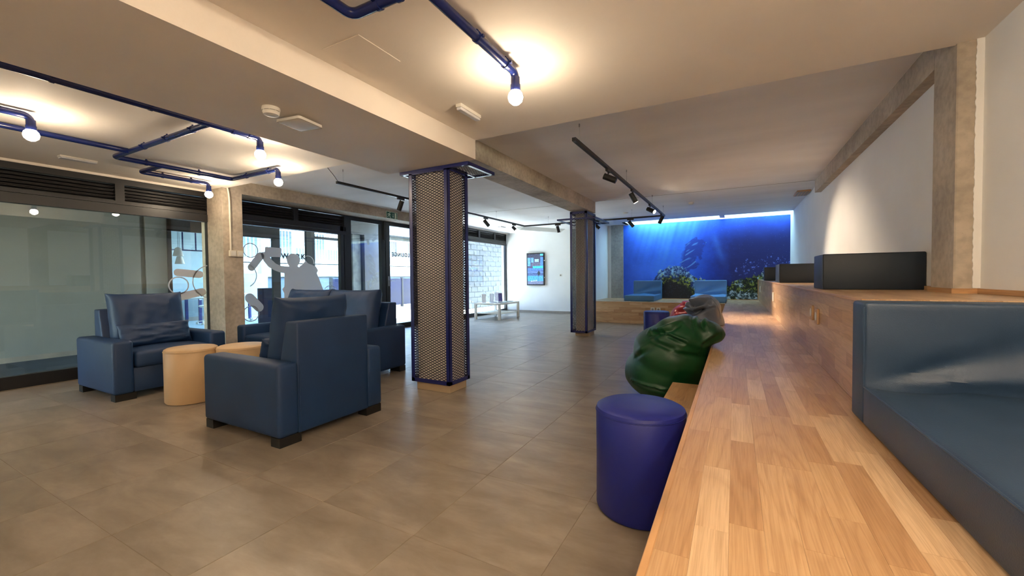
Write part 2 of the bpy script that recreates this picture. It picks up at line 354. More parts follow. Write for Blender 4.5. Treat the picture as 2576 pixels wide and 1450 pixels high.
# ---------------------------------------------------------------- glazed fronts
def slats(parent, y0, y1, z0, z1, n, x=XG, mat='framemetal'):
    for k in range(n):
        z = z0+(z1-z0)*(k+.5)/n
        m = MB(); m.poly([Vector((x-.03, y0, z+.016)), Vector((x+.012, y0, z-.012)), Vector((x+.012, y0, z-.017)), Vector((x-.03, y0, z+.011))], Vector((0, y1-y0, 0)))
        m.build('louvre_slat', M[mat], parent)
def front(name, label_parts, y0, y1, ztop, zl0, zl1, ztr, zg, zsill, divs, x=XG, frame=.045, slat=5, backing=True):
    """window front: frame, louvre band, transom, glass pane"""
    mb = MB()
    mb.box(x-.06, x+.02, y0, y0+frame, zsill*0, ztop).box(x-.06, x+.02, y1-frame, y1, 0, ztop)      # jambs
    mb.box(x-.06, x+.02, y0, y1, zl1, ztop).box(x-.06, x+.02, y0, y1, ztr, zl0).box(x-.05, x+.03, y0, y1, zg, ztr-.006)
    mb.box(x-.06, x+.03, y0, y1, 0, zsill)
    for a in divs: mb.box(x-.06, x+.02, a-.045, a+.045, zl0, zl1)
    wn = mb.build(name, M['framemetal'], None, False, 'structure')
    es = [y0+frame]+[v for a in divs for v in (a-.045, a+.045)]+[y1-frame]
    for a, b in zip(es[::2], es[1::2]): slats(wn, a, b, zl0, zl1, slat, x-.005)
    if backing: MB().box(x-.058, x-.045, y0+.01, y1-.01, zl0, zl1-.018).build('louvre_backing', M['blackmetal'], wn)
    MB().box(x-.028, x-.02, y0+frame-.01, y1-frame+.01, zsill-.01, zg+.01).build('pane', M['glass'], wn)
    return wn
front('window_1', 0, -1.6, 3.32, 2.442, 2.16, 2.37, 2.12, 2.006, .137, [.9, 2.275], frame=.07)
w2 = front('window_2', 0, 3.45, 5.72, 2.45, 2.19, 2.405, 2.10, 2.03, .12, [4.655])
MB().box(XG-.06, XG+.02, 5.58, 5.66, 0, 2.2).build('mullion', M['framemetal'], w2)
front('window_3', 0, 8.6, YB, 2.585, 2.35, 2.555, 2.27, 2.205, .11, [9.57, 10.45, 11.36], x=-6.74)
# door: fixed side light and a leaf
d1 = struct('door_1', MB().box(XG-.07, XG+.02, 5.72, 5.84, 0, 2.45).box(XG-.07, XG+.02, 5.84, 6.655, 2.335, 2.45).box(XG-.07, XG+.02, 6.655, 6.76, 0, 2.45)
            .box(XG-.07, XG+.03, 5.84, 6.655, 0, .11), M['framemetal'])
MB().box(XG-.03, XG-.022, 5.83, 6.66, .1, 2.34).build('pane', M['glass'], d1)
d2 = struct('door_2', MB().box(XG-.06, XG+.03, 6.775, 6.89, .01, 2.43).box(XG-.06, XG+.03, 7.69, 7.8, .01, 2.43).box(XG-.06, XG+.03, 6.89, 7.69, 2.335, 2.43).box(XG-.06, XG+.03, 6.89, 7.69, .01, .115), M['framemetal'])
MB().box(XG-.02, XG-.012, 6.88, 7.7, .105, 2.345).build('pane', M['glass'], d2)
MB().box(XG+.03, XG+.04, 6.82, 6.86, .98, 1.2, .004).tube([(XG+.035, 6.84, 1.1), (XG+.09, 6.84, 1.1), (XG+.09, 6.97, 1.1)], .009, 10, .02).build('door_handle', M['brushed'], d2, True)
MB().box(XG+.02, XG+.06, 6.70, 6.74, 2.0, 2.42, .004).cyl((XG+.05, 6.72, 2.0), (XG+.05, 6.72, 1.97), .012).build('door_closer', M['blackmetal'], d2)

# ---------------------------------------------------------------- lettering on the glass
def text(body, name, mat, size, loc, ex, ey, parent=None, extr=.002):
    cu = bpy.data.curves.new(name, 'FONT'); cu.body = body; cu.size = size; cu.extrude = extr; cu.offset = .006; cu.space_character = 1.25
    to = bpy.data.objects.new('tmp', cu); COL.objects.link(to)
    dg = bpy.context.evaluated_depsgraph_get(); me = bpy.data.meshes.new_from_object(to.evaluated_get(dg)); bpy.data.objects.remove(to)
    ex = Vector(ex); ey = Vector(ey); ez = ex.cross(ey)
    R = Matrix((ex, ey, ez)).transposed()
    for v in me.vertices: v.co = Vector(loc)+R @ v.co
    me.materials.clear(); me.materials.append(mat); me.name = name
    o = link(name, me, mat, parent); return o
# read from the outside, so mirrored from within the room
tag(text('LOUNGE', 'door_lettering', M['framemetal'], .125, (XG-.034, 7.60, 1.66), (0, -1, 0), (0, 0, 1)), 'dark lettering LOUNGE on the glass door, mirrored from inside', 'sign')

# ================================================================== OUTSIDE
struct('paving_outside', MB().box(-10.4, -6.95, -4, 40, -.12, -.01), M['paving'])
struct('street_outside', MB().box(-40, -10.4, -4, 40, -.12, -.012), M['dimgrey'])  # far ground coloured dark so it bounces less light onto distant things
struct('walkway_roof', MB().box(-9.3, -6.97, -4, 8.75, 2.72, 2.95), M['concretegrey'])
struct('wall_walkway', MB().box(-9.3, -9.05, -4, 3.26, 0, 2.72).box(-9.3, -9.1, 3.26, 3.33, 0, 2.72).box(-9.3, -9.05, 3.33, 3.64, 0, 2.72), M['walkwall'])
struct('baseboard_walkway', MB().box(-9.05, -9.035, -4, 3.64, 0, .08), M['tilegrey'])
struct('matting_outside', MB().box(-9.03, -6.95, -4, 3.6, -.01, .006), M['darkmat'])
# coworking room across the walkway
of = struct('window_coworking', MB().box(-9.1, -9.02, 3.64, 3.70, 0, 2.72).box(-9.1, -9.02, 5.58, 5.74, 0, 2.72).box(-9.1, -9.02, 6.4, 6.62, 0, 2.72).box(-9.1, -9.02, 7.45, 7.55, 0, 2.72)
            .box(-9.1, -9.02, 3.64, 5.6, 2.06, 2.72).box(-9.1, -9.02, 5.7, 7.5, 2.3, 2.72).box(-9.1, -9.02, 6.6, 7.5, 2.14, 2.2).box(-9.1, -9.02, 3.64, 7.5, 0, .06), M['framemetal'])
MB().box(-9.07, -9.062, 3.7, 5.58, .05, 2.06).box(-9.07, -9.062, 5.74, 6.4, .05, 2.3).box(-9.07, -9.062, 6.62, 7.45, .05, 2.14).build('pane', M['glass'], of)
tag(text('WORK', 'window_lettering', M['framemetal'], .17, (-9.01, 5.755, 1.63), (0, 1, 0), (0, 0, 1)), 'dark lettering WORK on the glass of the coworking room', 'sign')
struct('wall_coworking', MB().box(-13.7, -13.5, 2.6, 7.0, 0, 2.9).box(-13.7, -9.1, 2.5, 2.7, 0, 2.9).box(-13.7, -13.5, 7.0, 7.95, 0, 1.35).box(-13.7, -13.5, 7.95, 8.15, 0, 2.9), M['officewall'])
struct('ceiling_coworking', MB().box(-13.7, -9.02, 2.6, 8.2, 2.75, 2.95), M['officewall'])
struct('floor_coworking', MB().box(-13.5, -9.1, 2.7, 8.0, -.01, .01), M['officewall'])
struct('baseboard_coworking', MB().box(-13.5, -13.48, 2.7, 7.0, 0, .12), M['tilegrey'])
struct('led_panel_coworking', MB().box(-12.6, -10.4, 4.0, 4.12, 2.72, 2.76).box(-12.6, -10.4, 6.0, 6.12, 2.72, 2.76), M['led'])
for y, z, lb in ((4.63, 1.70, 'grey cone pendant lamp hanging nearer in the coworking room'), (5.08, 1.56, 'grey cone pendant lamp hanging farther in the coworking room')):
    x = -11 if z > 1.6 else -12
    t = thing('pendant_lamp', lb, 'lamp', (x, y, z), 0, 'pendants in the coworking room')
    MB().lathe([(.10, 0), (.06, .17), (.02, .2)], n=20).build('lamp_shade', M['tilegrey'], t, True)
    MB().cyl((0, 0, .2), (0, 0, 2.75-z), .004, n=6).build('cord', M['blackmetal'], t)
t = thing('ceiling_conduit_frame', 'thin blue conduit frame hanging in the coworking room', 'conduit', (-11, 4.3, 1.84))
MB().bar((0, -.6, 0), (0, 1.6, 0), .03).build('rail', M['pipeblue'], t)
for y in (.42, .68): MB().bar((0, y, 0), (0, y, .9), .022).build('drop_pipe', M['pipeblue'], t)
def desk(x, y, lb):
    t = thing('desk', lb, 'desk', (x, y, .01), 0, 'desks in the coworking room')
    MB().box(-.4, .4, -.7, .7, .72, .745, .004).build('desktop', M['trimwhite'], t)
    for sx in (-.36, .36):
        for sy in (-.64, .64): MB().box(sx-.03, sx+.03, sy-.03, sy+.03, 0, .72).build('leg', M['bluemetal'], t)
desk(-12.95, 6.4, 'white desk with blue legs at the back of the coworking room')
desk(-11.0, 5.1, 'white desk with blue legs nearer the coworking glass')
def chair(x, y, rz, lb):
    t = thing('swivel_chair', lb, 'chair', (x, y, .01), rz, 'white swivel chairs in the coworking room')
    MB().lathe([(.02, .42), (.2, .44), (.235, .47), (.22, .49), (.05, .475)], n=24).build('seat', M['trimwhite'], t, True)
    m = MB(); pts = []
    for k in range(9):
        a = math.radians(200+k*17.5)
        pts.append((.22*math.cos(a), .22*math.sin(a), .66+.12*math.sin(k/8*math.pi)))
    m.tube(pts, .035, 8, .02); m.build('backrest', M['trimwhite'], t, True)
    MB().cyl((0, 0, .08), (0, 0, .43), .025, n=12).build('column', M['trimwhite'], t)
    for k in range(5):
        a = k*2*math.pi/5
        MB().bar((0, 0, .1), (.27*math.cos(a), .27*math.sin(a), .07), .035, .025).cyl((.27*math.cos(a)-.015, .27*math.sin(a), .03), (.27*math.cos(a)+.015, .27*math.sin(a), .03), .03, n=10).build('base_arm', M['trimwhite'], t)
chair(-10.9, 4.0, .4, 'white swivel chair seen through the near window, by the blue-legged desk')
chair(-11.9, 6.95, 2.2, 'white swivel chair seen past the concrete pillar')
chair(-12.1, 5.75, -1.0, 'white swivel chair at the far desk of the coworking room')
t = thing('printer', 'pale cream printer cabinet against the coworking wall', 'printer', (-13.2, 4.9, .01))
MB().box(-.28, .28, -.35, .35, 0, .95, .01).build('body', M['socket'], t); MB().box(-.2, .29, -.25, .25, 1.0, 1.25, .02).box(-.2, .2, -.2, .2, .95, 1.0).build('scanner', M['trimwhite'], t); MB().box(.28, .3, -.28, .28, .55, .6).box(.28, .3, -.28, .28, .3, .33).build('paper_tray', M['blackmetal'], t)
struct('partition_blue_slats', MB().box(-9.95, -9.9, 5.75, 6.3, 0, .95), M['bluepanel'])
# door view
struct('pillar_outside', MB().box(-9.3, -8.9, 8.05, 8.6, 0, 2.35), M['dimgrey'])
struct('pilaster_outside_white', MB().box(-9.2, -8.98, 7.72, 7.98, 0, 2.35), M['kerbgrey'])
struct('beam_outside', MB().box(-9.3, -8.9, 7.56, 8.7, 2.35, 2.72), M['dimgrey'])
struct('retaining_wall', MB().box(-16.4, -16, 4, 26, 0, 1.25), M['facade'])
struct('kerb_outside', MB().box(-16.5, -15.9, 4, 26, 1.25, 1.78, .03), M['kerbgrey'])
r = thing('railing', 'white metal balustrade on the bright kerb outside', 'railing', (-16.1, 8, 1.78))
m = MB()
for k in range(130): m.cyl((0, -2+k*.14, .08), (0, -2+k*.14, 1.35), .014, n=6)
m.build('baluster', M['trimwhite'], r, kind='stuff')
MB().bar((0, -3, 1.38), (0, 17, 1.38), .06).build('handrail', M['trimwhite'], r); MB().bar((0, -3, .08), (0, 17, .08), .05).build('bottom_rail', M['trimwhite'], r)
for k in range(7): MB().box(-.05, .05, k*2.4-2, k*2.4-1.92, 0, 1.42).build('post', M['trimwhite'], r)
t = thing('glass_barrier', 'blue-tinted low screen outside the lounge door', 'screen', (-12.1, 12.9, 0))
for k in range(4): MB().box(-.03, .03, -3.4+k*1.7, -1.78+k*1.7, .08, 1.15).build('panel', M['bluepanel'], t)
for k in range(5): MB().box(-.05, .05, -3.47+k*1.7, -3.4+k*1.7, 0, 1.2).build('post', M['framemetal'], t)
b = thing('apartment_building', 'pale building with balconies and blue windows beyond the railing', 'building', (-34, 20, 0))
MB().box(-6, 0, -26, 22, 0, 16).build('wall', M['facade'], b)
for z in (2.6, 5.8, 9.0, 12.2):
    MB().box(0, 1.6, -26, 22, z, z+.25).build('balcony_slab', M['kerbgrey'], b)
    MB().box(1.5, 1.6, -26, 22, z+.25, z+1.2).build('balcony_parapet', M['facade'], b)
for z in (.4, 3.4, 6.6, 9.8):
    for k in range(15): MB().box(-.02, .06, -25+k*3.1, -23.2+k*3.1, z, z+2).build('window', M['facadeglass'], b)
# split-face block wall
bw = struct('wall_block', MB().box(-8.95, -8.66, 10.2, 18.4, 0, 3.6), M['mortar'])
rb = random.Random(5)
def blockmesh(sd):
    r = random.Random(sd); m = MB(); m.box(0, .045, -.19, .19, -.089, .089)
    bm = m.bm; bmesh.ops.subdivide_edges(bm, edges=[e for e in bm.edges], cuts=1)
    for v in bm.verts:
        if v.co.x > .04:
            e = max(abs(v.co.y)/.19, abs(v.co.z)/.089)
            v.co.x = .02 + (.045 if e < .9 else 0)*r.uniform(.4, 1.2)
            if e > .9: v.co.x = r.uniform(.008, .03)
    me = bpy.data.meshes.new('block'); bmesh.ops.recalc_face_normals(bm, faces=bm.faces); bm.to_mesh(me); bm.free(); me.materials.append(M['block']); return me
bmeshes = [blockmesh(k) for k in range(7)]
for j in range(17):
    for i in range(20):
        y = 10.45+i*.4+(.2 if j % 2 else 0)
        if y > 18.2: continue
        o = link('block', rb.choice(bmeshes), None, bw); o.location = (-8.66, y, .11+j*.199); o.rotation_euler.x = rb.choice((0, math.pi))

# ================================================================== OAK BENCHES
stave_rng = random.Random(11)
def add_stave(verts, faces, gcs, tones, o, u, v, nrm, a0, a1, b0, b1, th, tone, off):
    o = Vector(o); u = Vector(u); v = Vector(v); nrm = Vector(nrm); g = .0002; n0 = len(verts)
    for n in (-th, 0):
        for (a, b) in ((a0+g, b0+g), (a1-g, b0+g), (a1-g, b1-g), (a0+g, b1-g)):
            verts.append(o+u*a+v*b+nrm*n); gcs.append((a+off*3.1, b+off*1.7, off)); tones.append(tone)
    faces += [tuple(n0+k for k in f) for f in ((0, 3, 2, 1), (4, 5, 6, 7), (0, 1, 5, 4), (1, 2, 6, 5), (2, 3, 7, 6), (3, 0, 4, 7))]
def stave_mesh(name, verts, faces, gcs, tones, parent, kind=None):
    me = bpy.data.meshes.new(name); me.from_pydata([tuple(v) for v in verts], [], faces)
    a = me.attributes.new('gc', 'FLOAT_VECTOR', 'POINT'); a.data.foreach_set('vector', [c for g in gcs for c in g])
    a = me.attributes.new('tone', 'FLOAT', 'POINT'); a.data.foreach_set('value', tones)
    bm = bmesh.new(); bm.from_mesh(me); bmesh.ops.recalc_face_normals(bm, faces=bm.faces); bm.to_mesh(me); bm.free()
    return link(name, me, M['oak'], parent, kind)
def staves(parent, o, u, v, nrm, length, width, rows, near, th=.012, lmin=.28, lmax=.62, wide=None):
    """near: staves starting before this distance along u are single objects"""
    V, F, G, T = [], [], [], []; ln = width/rows; cnt = 0
    for r in range(rows):
        a = -stave_rng.random()*.4
        while a < length:
            b = a+stave_rng.uniform(lmin, lmax); A = max(a, 0); B = min(b, length)
            if B-A > .01:
                tone = min(1, max(0, stave_rng.gauss(.5, .25))); off = stave_rng.random()*20
                if B < near:
                    v_, f_, g_, t_ = [], [], [], []
                    add_stave(v_, f_, g_, t_, o, u, v, nrm, A, B, r*ln, (r+1)*ln, th, tone, off)
                    stave_mesh('stave', v_, f_, g_, t_, parent); cnt += 1
                else: add_stave(V, F, G, T, o, u, v, nrm, A, B, r*ln, (r+1)*ln, th, tone, off)
            a = b
    if V: stave_mesh('far_stave', V, F, G, T, parent, 'stuff')
    return cnt
bench = thing('tiered_bench', 'long lower oak bench of staves running along the right wall', 'bench', (0, 0, 0))
MB().box(XF, XR, -1.5, YM, 0, HB-.0125).box(XR, XN-.002, -1.5, 2.4, 0, HB-.0125).build('carcass', M['oakplain'], bench)
MB().box(XF-.008, XF, -1.5, 10.16, 0, HB-.026).box(XF-.014, XF+.004, -1.5, 10.16, HB-.024, HB+.0008, .002, 1).build('front_panel', M['oakplain'], bench)
n1 = staves(bench, (XF+.004, .2, HB), (0, 1, 0), (1, 0, 0), (0, 0, 1), 11.65, XR-XF-.004, 9, 5.6)
staves(bench, (XR, -.6, HB), (0, 1, 0), (1, 0, 0), (0, 0, 1), 3.0, XN-XR-.003, 9, 0)
ter = thing('upper_bench_tier', 'upper oak tier with stave riser behind the long bench', 'bench', (0, 0, 0))
MB().box(XR+.0125, XW-.001, 2.4, YM, HB, HT-.0125).box(XW-.002, XN-.002, 2.4, 3.2, HB, HT-.0125).build('carcass', M['oakplain'], ter)
n2 = staves(ter, (XR, 2.4, HB+.001), (0, 1, 0), (0, 0, 1), (-1, 0, 0), YM-2.4-.02, HT-HB-.012, 7, 5.4)
staves(ter, (XR, 2.4, HT), (0, 1, 0), (1, 0, 0), (0, 0, 1), YM-2.41, XW-XR, 9, 0)
MB().box(XR-.012, XR+.006, 2.4, YM, HT-.014, HT+.001, .002, 1).build('nosing', M['oakplain'], ter)
MB().box(XR-.016, XR, YM-.028, YM-.005, HB+.001, HT-.012).build('end_trim', M['oakplain'], ter)
struct('trim_mural_base', MB().box(-2.7, XR-.02, YM-.012, YM+.03, HB, HB+.014), M['oakplain'])
plat = thing('stage_platform', 'two-step oak platform below the underwater mural', 'platform', (0, 0, 0))
MB().box(-3.233, XF-.015, 10.185, YM, 0, HB-.0125).build('carcass', M['oakplain'], plat)
staves(plat, (-3.235, 10.17, .003), (1, 0, 0), (0, 0, 1), (0, -1, 0), 3.05, .262, 4, 0)
staves(plat, (-3.235, 10.17, .276), (1, 0, 0), (0, 0, 1), (0, -1, 0), 3.05, .238, 4, 0)
staves(plat, (-3.235, 10.16, HB), (0, 1, 0), (1, 0, 0), (0, 0, 1), 1.69, 3.05, 40, 0)
MB().box(-3.235, -.185, 10.152, 10.2, .265, .277, .002, 1).box(-3.235, -.185, 10.152, 10.2, HB-.013, HB+.001, .002, 1).build('nosing', M['oakplain'], plat)
st = thing('wooden_step', 'small low oak step beside the purple-blue stool', 'step', (0, 0, 0))
MB().box(-.45, XF-.016, 2.5, 3.64, 0, .2525).build('carcass', M['oakplain'], st)
staves(st, (-.45, 2.5, .265), (0, 1, 0), (1, 0, 0), (0, 0, 1), 1.14, .268, 4, 2)
# sockets on the wood
def sock(loc, nrm, lb, mat='socket', sz=.08, group=None):
    t = thing('wall_socket', lb, 'socket', loc, 0, group); n = Vector(nrm); s = sz/2
    if abs(n.x) > .5:
        MB().box(min(0, n.x*.014), max(0, n.x*.014), -s, s, -s, s, .004).build('cover_plate', M[mat], t)
        MB().cyl((n.x*.0135, 0, 0), (n.x*.0155, 0, 0), s*.55, n=20).build('insert', M['trimwhite'], t)
    else:
        MB().box(-s, s, min(0, n.y*.014), max(0, n.y*.014), -s, s, .004).build('cover_plate', M[mat], t)
        MB().cyl((0, n.y*.0135, 0), (0, n.y*.0155, 0), s*.55, n=20).build('insert', M['tilegrey'], t)
sock((XR, 3.80, .865), (-1, 0, 0), 'oak-coloured socket cover on the bench riser, farther of the near pair', 'woodsocket', .11)
sock((XR, 3.58, .855), (-1, 0, 0), 'oak-coloured socket cover on the bench riser, nearer of the near pair', 'woodsocket', .11)
sock((XR, 7.3, .82), (-1, 0, 0), 'white socket halfway along the bench riser', 'trimwhite', .13)
sock((XR, 10.9, .83), (-1, 0, 0), 'white socket on the bench riser near the mural', 'trimwhite', .13)
sock((-1.70, 10.158, .36), (0, -1, 0), 'left white socket on the platform front', 'trimwhite', .09)
sock((-1.57, 10.158, .36), (0, -1, 0), 'right white socket on the platform front', 'trimwhite', .09)
sock((-4.78, YB, 1.2), (0, -1, 0), 'pair of white wall plates right of the screen', 'trimwhite', .09)

# ================================================================== MURAL
def fbm(x, y, s, o=4):
    return noise.fractal(Vector((x*s, y*s, 3.3)), .6, 2.1, o)
def sm(a, b, x):
    t = min(1, max(0, (x-a)/(b-a))); return t*t*(3-2*t)
def lerp(a, b, t): return [x*(1-t)+y*t for x, y in zip(a, b)]
def mural_color(u, v):
    # u 0..1 left-right, v 0..1 bottom-top : an underwater photograph print
    n1 = fbm(u*2, v, 3); n2 = fbm(u*2.2+5, v*1.1, 9); n3 = fbm(u*2+9, v, 34, 4); n4 = fbm(u*2.1+3, v*1.05, 80, 2)
    sx = u+(1-v)*.13
    glow = math.exp(-((u-.22-.10*(1-v))/.22)**2)*(.30+.70*v)+.28*math.exp(-((u-.44)/.16)**2)*sm(.2, .9, v)
    ray = noise.noise(Vector((sx*26, v*.7, 1)))*.6+noise.noise(Vector((sx*60, v*.8, 5)))*.4
    b = .42+.62*glow+.30*ray*sm(.15, .95, v)*math.exp(-((u-.30)/.30)**2)+.08*n1
    b += .22*sm(.72, 1.05, v)+.16*(1-v)  # last term lightens the print downwards to offset the skylight's falloff
    dark = sm(.50, .78, u+.14*(.75-v)+.07*n1+.03*n2)*(1-sm(.66, 1.04, v+.04*n1))
    mid = sm(.44, .56, u+.03*n1)*(1-.6*sm(.8, 1.02, v))
    col = [12+86*max(0, b-.32), 18+124*b, 118+165*b]
    col = lerp(col, (34, 74, 196), .62*mid)
    col = lerp(col, (26, 38, 112), dark)
    # slanting pale shaft right of centre
    sh = math.exp(-((u-.585-.16*(.8-v))/.022)**2)*sm(.35, .6, v)*(1-sm(.72, .9, v)); col = lerp(col, (74, 130, 236), .5*sh)
    # tall rock in the middle
    rx = .455+.13*(v-.60)+.018*n2; rw = .062*sm(.34, .44, v)*(1-sm(.70, .80, v))*(1+.5*n2)
    if abs(u-rx) < rw:
        e = 1-abs(u-rx)/rw; col = lerp(col, (36, 60, 160), .75*min(1, e*4))
        k = noise.noise(Vector(((u*1.0-v*.75)*46, (u+v)*9, 2)))
        if k > .22: col = lerp(col, (104, 168, 240), min(1, (k-.22)*4)*.8)
    # reef: mound on the left, weed bank on the right
    h1 = .425*max(0, 1-abs((u-.335)/.185)**2.6) if abs(u-.335) < .185 else 0
    h2 = .235+.05*math.sin(u*16+1)+.07*sm(.75, .95, u) if u > .36 else 0
    h1 += .03*n2+.02*n3; h2 += .04*n2+.03*n3
    tex = n3*.8+n4*.3+.3*n2
    if u < .56 and v < h1:
        dp = h1-v
        rock = lerp((30, 54, 120), (150, 205, 244), sm(-.35, .55, tex+.35*(.12-dp)))
        weed = lerp((22, 34, 22), (168, 178, 70), sm(-.22, .55, tex)); blk = lerp((24, 22, 30), (40, 44, 70), sm(.3, .7, tex))
        t1 = sm(.09, .17, dp+.05*n2); t2 = sm(.19, .25, dp+.04*n2)
        col = lerp(lerp(rock, weed, t1), blk, t2)
    if u > .36 and v < h2:
        dp = h2-v
        weed = lerp((20, 32, 24), (150, 170, 76), sm(-.25, .55, tex+.1*n2)); pale = lerp((40, 62, 70), (190, 218, 240), sm(-.1, .6, tex))
        c2 = lerp(weed, pale, sm(.05, .32, n2+(.35 if v < .09 else 0)*sm(.55, .75, u)))
        if u < .56: c2 = lerp(c2, (24, 22, 30), sm(.08, .15, dp+.03*n2))
        if u < .56 and v < h1: c2 = lerp(col, c2, sm(.46, .56, u))
        col = c2
    elif u > .70 and v < h2+.17+.05*n2 and tex > .28: col = lerp(col, (96, 122, 222), sm(.28, .6, tex))
    if noise.noise(Vector((u*330, v*180, 7))) > .70: col = lerp(col, (190, 215, 255), .4)
    return [min(255, max(0, c)) for c in col]
def print_grid(name, nx, nz, origin, du, dv, func, mat, parent=None, kind=None):
    verts = []; cols = []; faces = []
    o = Vector(origin); du = Vector(du); dv = Vector(dv)
    for j in range(nz+1):
        for i in range(nx+1):
            verts.append(tuple(o+du*(i/nx)+dv*(j/nz))); c = func(i/nx, j/nz); cols += [lin(max(0, c[0])), lin(max(0, c[1])), lin(max(0, c[2])), 1]
    for j in range(nz):
        for i in range(nx):
            a = j*(nx+1)+i; faces.append((a, a+1, a+nx+2, a+nx+1))
    me = bpy.data.meshes.new(name); me.from_pydata(verts, [], faces)
    a = me.attributes.new('print', 'FLOAT_COLOR', 'POINT'); a.data.foreach_set('color', cols)
    return link(name, me, mat, parent, kind)
M['mural'] = vcolmat('underwater_mural_print', .6)
M['screen'] = vcolmat('screen_picture', .2, .12)
mu = thing('wall_mural', 'wall-wide underwater photograph of blue water, rocks and seaweed', 'mural', (0, 0, 0))
print_grid('printed_sheet', 600, 315, (-2.78, YM-.004, HB), (3.95, 0, 0), (0, 0, 2.06), mural_color, M['mural'], mu)
MB().box(-2.785, 1.168, YM-.002, YM+.028, HB, 2.588).build('backing_panel', M['trimwhite'], mu)
# ================================================================== SCREEN
tv = thing('wall_screen', 'upright black-framed screen showing pictures on the white wall', 'screen', (-5.62, YB-.05, 1.405))
MB().box(-.31, .31, -.03, .015, -.52, .52, .006).build('bezel', M['blackmetal'], tv)
MB().box(-.14, .14, .015, .05, -.3, .3).build('wall_bracket', M['blackmetal'], tv)
MB().cyl((.305, -.01, .27), (.33, -.01, .27), .022, n=14).cyl((.305, -.01, -.27), (.33, -.01, -.27), .022, n=14).build('knob', M['trimwhite'], tv)
def tvcol(u, v):
    n = noise.noise(Vector((u*18, v*34, 1)))
    if v > .60:
        c = (70, 74, 96)
        if u < .2 and v < .88: c = (96, 150, 235)
        elif .24 < u < .4 and v > .72 and v < .88: c = (104, 156, 235)
        elif .46 < u < .72 and .74 < v < .83: c = (150, 196, 245)
        elif u > .82 and v < .9: c = (84, 130, 210)
        elif v > .94 and u > .8: c = (90, 190, 220)
        elif v < .72 and .25 < u < .85: c = (96, 100, 124)
    elif v > .53: c = (64, 186, 200) if u > .33 else (80, 80, 110)
    elif v > .46: c = (80, 120, 235)
    elif v > .38: c = (120, 160, 230) if (v*40) % 1 > .4 else (70, 84, 130)
    elif v > .28: c = (60, 70, 110) if (v*22) % 1 > .5 else (96, 130, 190)
    elif v > .1: c = (76, 150, 210)
    else: c = (110, 120, 150)
    if abs(u-.72) < .1*(1-abs(v-.36)/.1) and v < .45: c = (44, 54, 66)
    if abs(u-.70) < .012 and .12 < v < .34: c = (50, 56, 66)
    if .2 < u < .6 and .06 < v-(.08*u) < .1 and (u*9) % 1 < .45: c = (190, 204, 225)
    return [x*(1+.25*n) for x in c]
print_grid('picture', 70, 120, (-.275, -.0315, -.485), (.55, 0, 0), (0, 0, .97), tvcol, M['screen'], tv)

# ================================================================== CLAD COLUMNS
def mesh_panel(o, u, w_, h_, parent, zz=(0, 0, 1)):
    """expanded metal: two families of thin diagonal strands clipped to w_ x h_"""
    o = Vector(o); u = Vector(u); zz = Vector(zz); nrm = u.cross(zz); V = []; F = []; cw, ch = .056, .0270; t = .0034
    sl = ch/cw
    def strand(a, b):
        a3 = o+u*a[0]+zz*a[1]; b3 = o+u*b[0]+zz*b[1]; d = (b3-a3).normalized(); s = nrm.cross(d).normalized()*t; q = nrm*.0016; n0 = len(V)
        V.extend([a3-s, a3+q, a3+s, b3-s, b3+q, b3+s]); F.extend([(n0, n0+1, n0+4, n0+3), (n0+1, n0+2, n0+5, n0+4), (n0+2, n0, n0+3, n0+5)])
    k = -w_*sl
    while k < h_:
        for sgn in (1, -1):
            # z = k + sl*x  (or mirrored)
            x0 = max(0, -k/sl); x1 = min(w_, (h_-k)/sl)
            if x1 > x0:
                a = (x0, k+sl*x0); b = (x1, k+sl*x1)
                if sgn < 0: a = (w_-a[0], a[1]); b = (w_-b[0], b[1])
                strand(a, b)
        k += ch
    me = bpy.data.meshes.new('mesh_panel'); me.from_pydata([tuple(v) for v in V], [], F)
    return link('mesh_panel', me, M['meshsteel'], parent)
